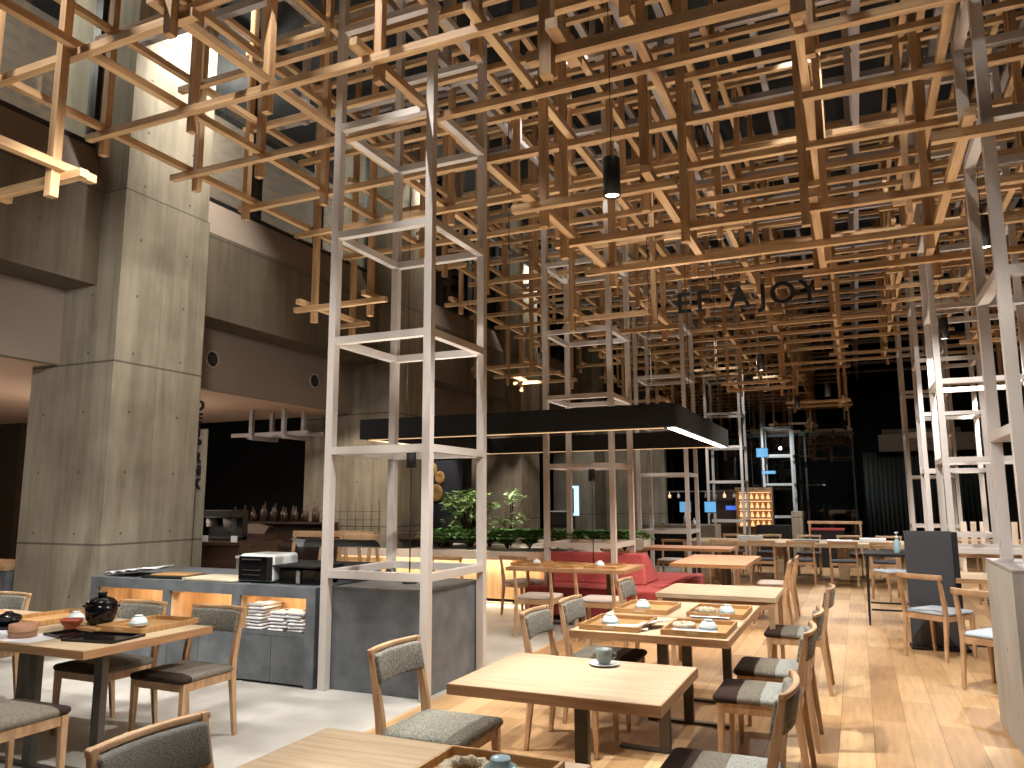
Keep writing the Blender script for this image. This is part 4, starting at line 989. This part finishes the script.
for c in range(18):
    o = bt if kk == 0 else bt.copy()
    if kk: C.objects.link(o)
    o.location = (-9.05+.10*c, 9.50+.06*(c % 2), 1.17); s = rb.uniform(.75, 1.1); o.scale = (1, 1, s)
    if c % 3 == 1: o.scale = (1.1, 1.1, s*.8)
    tag(o, 'bottle on the dark back-bar shelf, %s from the coffee machine end' % ['first','second','third','fourth','fifth','sixth','seventh','eighth','ninth','tenth','eleventh','twelfth','thirteenth','fourteenth','fifteenth','sixteenth','seventeenth','eighteenth'][c], 'bottle', 'bottles on the back-bar shelf'); kk += 1
t = empty('white_lamp_jar', (-8.02, 7.75, .97), 0, 'small glass jar with a glowing white cap on the coffee bar', 'jar')
MB().lathe([(0, 0), (.05, 0), (.05, .16), (0, .16)], n=14).build('jar_body', 'clear_glass', t); MB().lathe([(0, .162), (.06, .162), (.06, .20), (0, .2)], n=14).build('cap', 'lamp_glow', t)
for k, x in enumerate((-7.92, -7.74, -7.25)):
    o = MB().box(x-.045, x+.045, 7.60, 7.62, .972, 1.05).build('price_card', 'paper'); tag(o, ['white card below the glowing jar', 'white card, second on the coffee bar edge', 'white card alone toward the draped cloth'][k], 'card', 'cards on the coffee bar')
t = empty('side_stool', (-6.75, 7.5, 0), 0, 'small white framed stool beside the coffee bar', 'stool')
MB().box(-.22, .22, -.15, .15, .80, .83).build('seat', 'white_ceramic', t)
for a in (-.2, .2):
    for b in (-.13, .13): MB().bar((a, b, 0), (a, b, .8), .02, .02).build('leg', 'grey_steel', t)
m = MB(); vs = []; fs = []
for i in range(9):
    for j in range(4): vs.append((-8.6+.09*i, 8.75+.1*j, 1.13-.02*math.sin(i)-(.05*(3-j) if j < 2 else 0)-(.10 if j == 0 and i > 4 else 0)))
for i in range(8):
    for j in range(3): fs.append((i*4+j, (i+1)*4+j, (i+1)*4+j+1, i*4+j+1))
m.add(vs, fs, True); o = m.build('draped_cloth', 'wall_beige'); o.modifiers.new('Solid', 'SOLIDIFY').thickness = .008; tag(o, 'beige cloth draped over the dark stand near the bottles', 'cloth')
o = MB().box(-8.6, -7.8, 8.78, 9.05, 0, 1.02).build('dark_stand', 'dark_wood'); tag(o, 'dark stand beneath the draped cloth', 'stand')
# grey timber frame hung in the back room
t = empty('hanging_rail_frame', (-8.6, 9.5, 0), 0, 'grey timber rail frame hung under the beige back-room ceiling', 'hanging frame')
for y in (0, .35): MB().box(-.62, .9, y, y+.06, 2.50, 2.56).build('rail', 'grey_steel', t)
for x in (-.2, .45):
    for y in (-.06, .41): MB().box(x, x+.06, y, y+.06, 2.46, 2.92).build('hanger', 'grey_steel', t)
    MB().box(x+.06, x+.12, -.1, .5, 2.44, 2.50).build('cross_rail', 'grey_steel', t)
# round vents in the fascia
for y, l in ((7.40, 'round black air vent in the beige fascia nearest the big pillar'), (9.48, 'round black air vent in the beige fascia, farther from the big pillar')):
    t = empty('round_vent', (-7.58, y, 3.32), 0, l, 'air vent', 'round air vents in the fascia')
    def disc(r0, r1, x0_, x1_):
        m = MB(); n = 28
        rings = [[(xx, rr_*math.cos(2*math.pi*j/n), rr_*math.sin(2*math.pi*j/n)) for j in range(n)] for rr_, xx in ((r0, x0_), (r0, x1_), (r1, x1_+.004), (r1, x0_+.002))]
        m.loft(rings, True, caps=(r1 == 0)); return m
    disc(.115, .095, .0, .02).build('trim_ring', 'grey_steel', t)
    n = 28; m = MB(); m.loft([[(xx, .094*math.cos(2*math.pi*j/n), .094*math.sin(2*math.pi*j/n)) for j in range(n)] for xx in (.002, .012)], True); m.build('throat', 'black_steel', t)
    m = MB(); m.box(.014, .022, -.055, .055, -.008, .008); m.box(.014, .022, -.055, .055, .030, .042); m.box(.014, .022, -.055, .055, -.042, -.030); m.build('louvre', 'dark_steel', t)

# ------------------------------------------------------------------ right side: curtains, window seats
def curtain(x0, x1, y0, y1, z0, z1, label, n=26):
    m = MB(); a = Vector((x0, y0, 0)); b = Vector((x1, y1, 0)); d = (b-a); nn = Vector((-d.y, d.x, 0)).normalized(); rings = []
    for k in range(n*4+1):
        p = a+d*k/(n*4)+nn*.05*math.sin(k*math.pi/2*1.0)
        rings.append([(p.x-nn.x*.004, p.y-nn.y*.004, z0), (p.x+nn.x*.004, p.y+nn.y*.004, z0), (p.x+nn.x*.004, p.y+nn.y*.004, z1), (p.x-nn.x*.004, p.y-nn.y*.004, z1)])
    m.loft(rings, True); return tag(m.build('curtain', 'curtain'), label, 'curtain')
curtain(.25, 3.8, 28.5, 28.5, 0, 3.0, 'dark grey-green curtain hanging beside the black recess')
curtain(3.85, 3.85, 13.5, 28.0, 0, 5.2, 'long dark curtain along the window wall beyond the towers', 60)
curtain(3.85, 3.85, 3.0, 13.2, 0, 5.2, 'dark curtain along the window wall nearest the plinth', 50)
t = empty('bay_header', (2.35, 28.1, 0), 0, 'beige boxed header above the dark curtain', 'header box')
MB().box(-1.6, 1.5, 0, .3, 3.0, 3.55).build('box_body', 'wall_beige', t)
# slatted cream chairs seen through the tower
sl = empty('slat_chair'); 
for k in range(3): MB().bar((-.14+.14*k, -.02, .40), (-.15+.15*k, -.10, .95), .09, .02).build('back_slat', 'pillar_white', sl)
MB().box(-.2, .2, 0, .4, .38, .42).build('seat', 'pillar_white', sl)
for a in (-.17, .17):
    for b in (.02, .38): MB().box(a-.02, a+.02, b-.02, b+.02, 0, .38).build('leg', 'pillar_white', sl)
for k, x in enumerate((1.86, 2.34, 2.82)):
    o_ = place(sl, (x, 16.2, 0), 0, ['cream slat-backed chair by the window, nearest the tower', 'cream slat-backed chair, second by the window', 'cream slat-backed chair closest to the curtain'][k], 'cream slat-backed chairs', 'chair'); o_.scale = (1, 1, 1.12)
col_table(1.3, 2.9, 16.75, 17.6, 'cream lit table in front of the slat-backed chairs', 'oak_light')
light('window_seat_fill', 'SPOT', (2.2, 14.6, 3.4), 420, (1, .88, .68), (2.0, 16.4, .6), .05, 70, .5)  # unseen spot added to brighten the cream chairs
# glazed screen at the end of the hall
t = empty('window_9'); t['kind'] = 'structure'
m = MB(); m.box(-7.9, 0, 27.4, 27.5, 0, .08); m.box(-7.9, 0, 27.4, 27.5, 3.55, 3.65)
for x in (-6.0, -4.4, -2.9, -1.5, -.05): m.box(x-.03, x+.03, 27.4, 27.5, .08, 3.55)
m.build('window_frame', 'black_steel', t); MB().box(-7.9, 0, 27.44, 27.45, .08, 3.55).build('pane', 'glass', t)

# ------------------------------------------------------------------ hanging letters
def letter(ch, loc, size, rot, parent):
    cu = bpy.data.curves.new('letter', 'FONT'); cu.body = ch; cu.size = size; cu.extrude = .012; cu.offset = .006
    cu.align_x = 'CENTER'; o = bpy.data.objects.new('letter', cu); C.objects.link(o); o.location = loc; o.rotation_euler = rot; o.parent = parent
    dg = bpy.context.evaluated_depsgraph_get(); me = bpy.data.meshes.new_from_object(o.evaluated_get(dg)); me.name = 'letter'
    bpy.data.objects.remove(o); me.materials.clear(); me.materials.append(MAT['black_matt'])
    o = bpy.data.objects.new('letter', me); C.objects.link(o); o.location = loc; o.rotation_euler = rot; o.parent = parent; return o
t = empty('hanging_letters', (0, 11.4, 0), 0, 'row of black cut letters hung inside the timber lattice', 'sign')
for ch, x in zip('EFAJOY', (-2.22, -1.93, -1.40, -1.07, -.80, -.44)): letter(ch, (x, 0, 4.28), .44, (R(90), 0, 0), t)
t = empty('pillar_lettering', (-6.81, 6.50, 0), 0, 'vertical column of black characters at the edge of the big pillar', 'sign')
MB().box(-.035, .12, .03, .04, 0, 2.30).build('backing_strip', 'concrete', t)
for k, ch in enumerate(('D', 'E', '1', 'P', 'R', 'N', 'X')): letter(ch, (.0, .015, 2.52-.148*k), .155, (R(90), 0, 0), t)
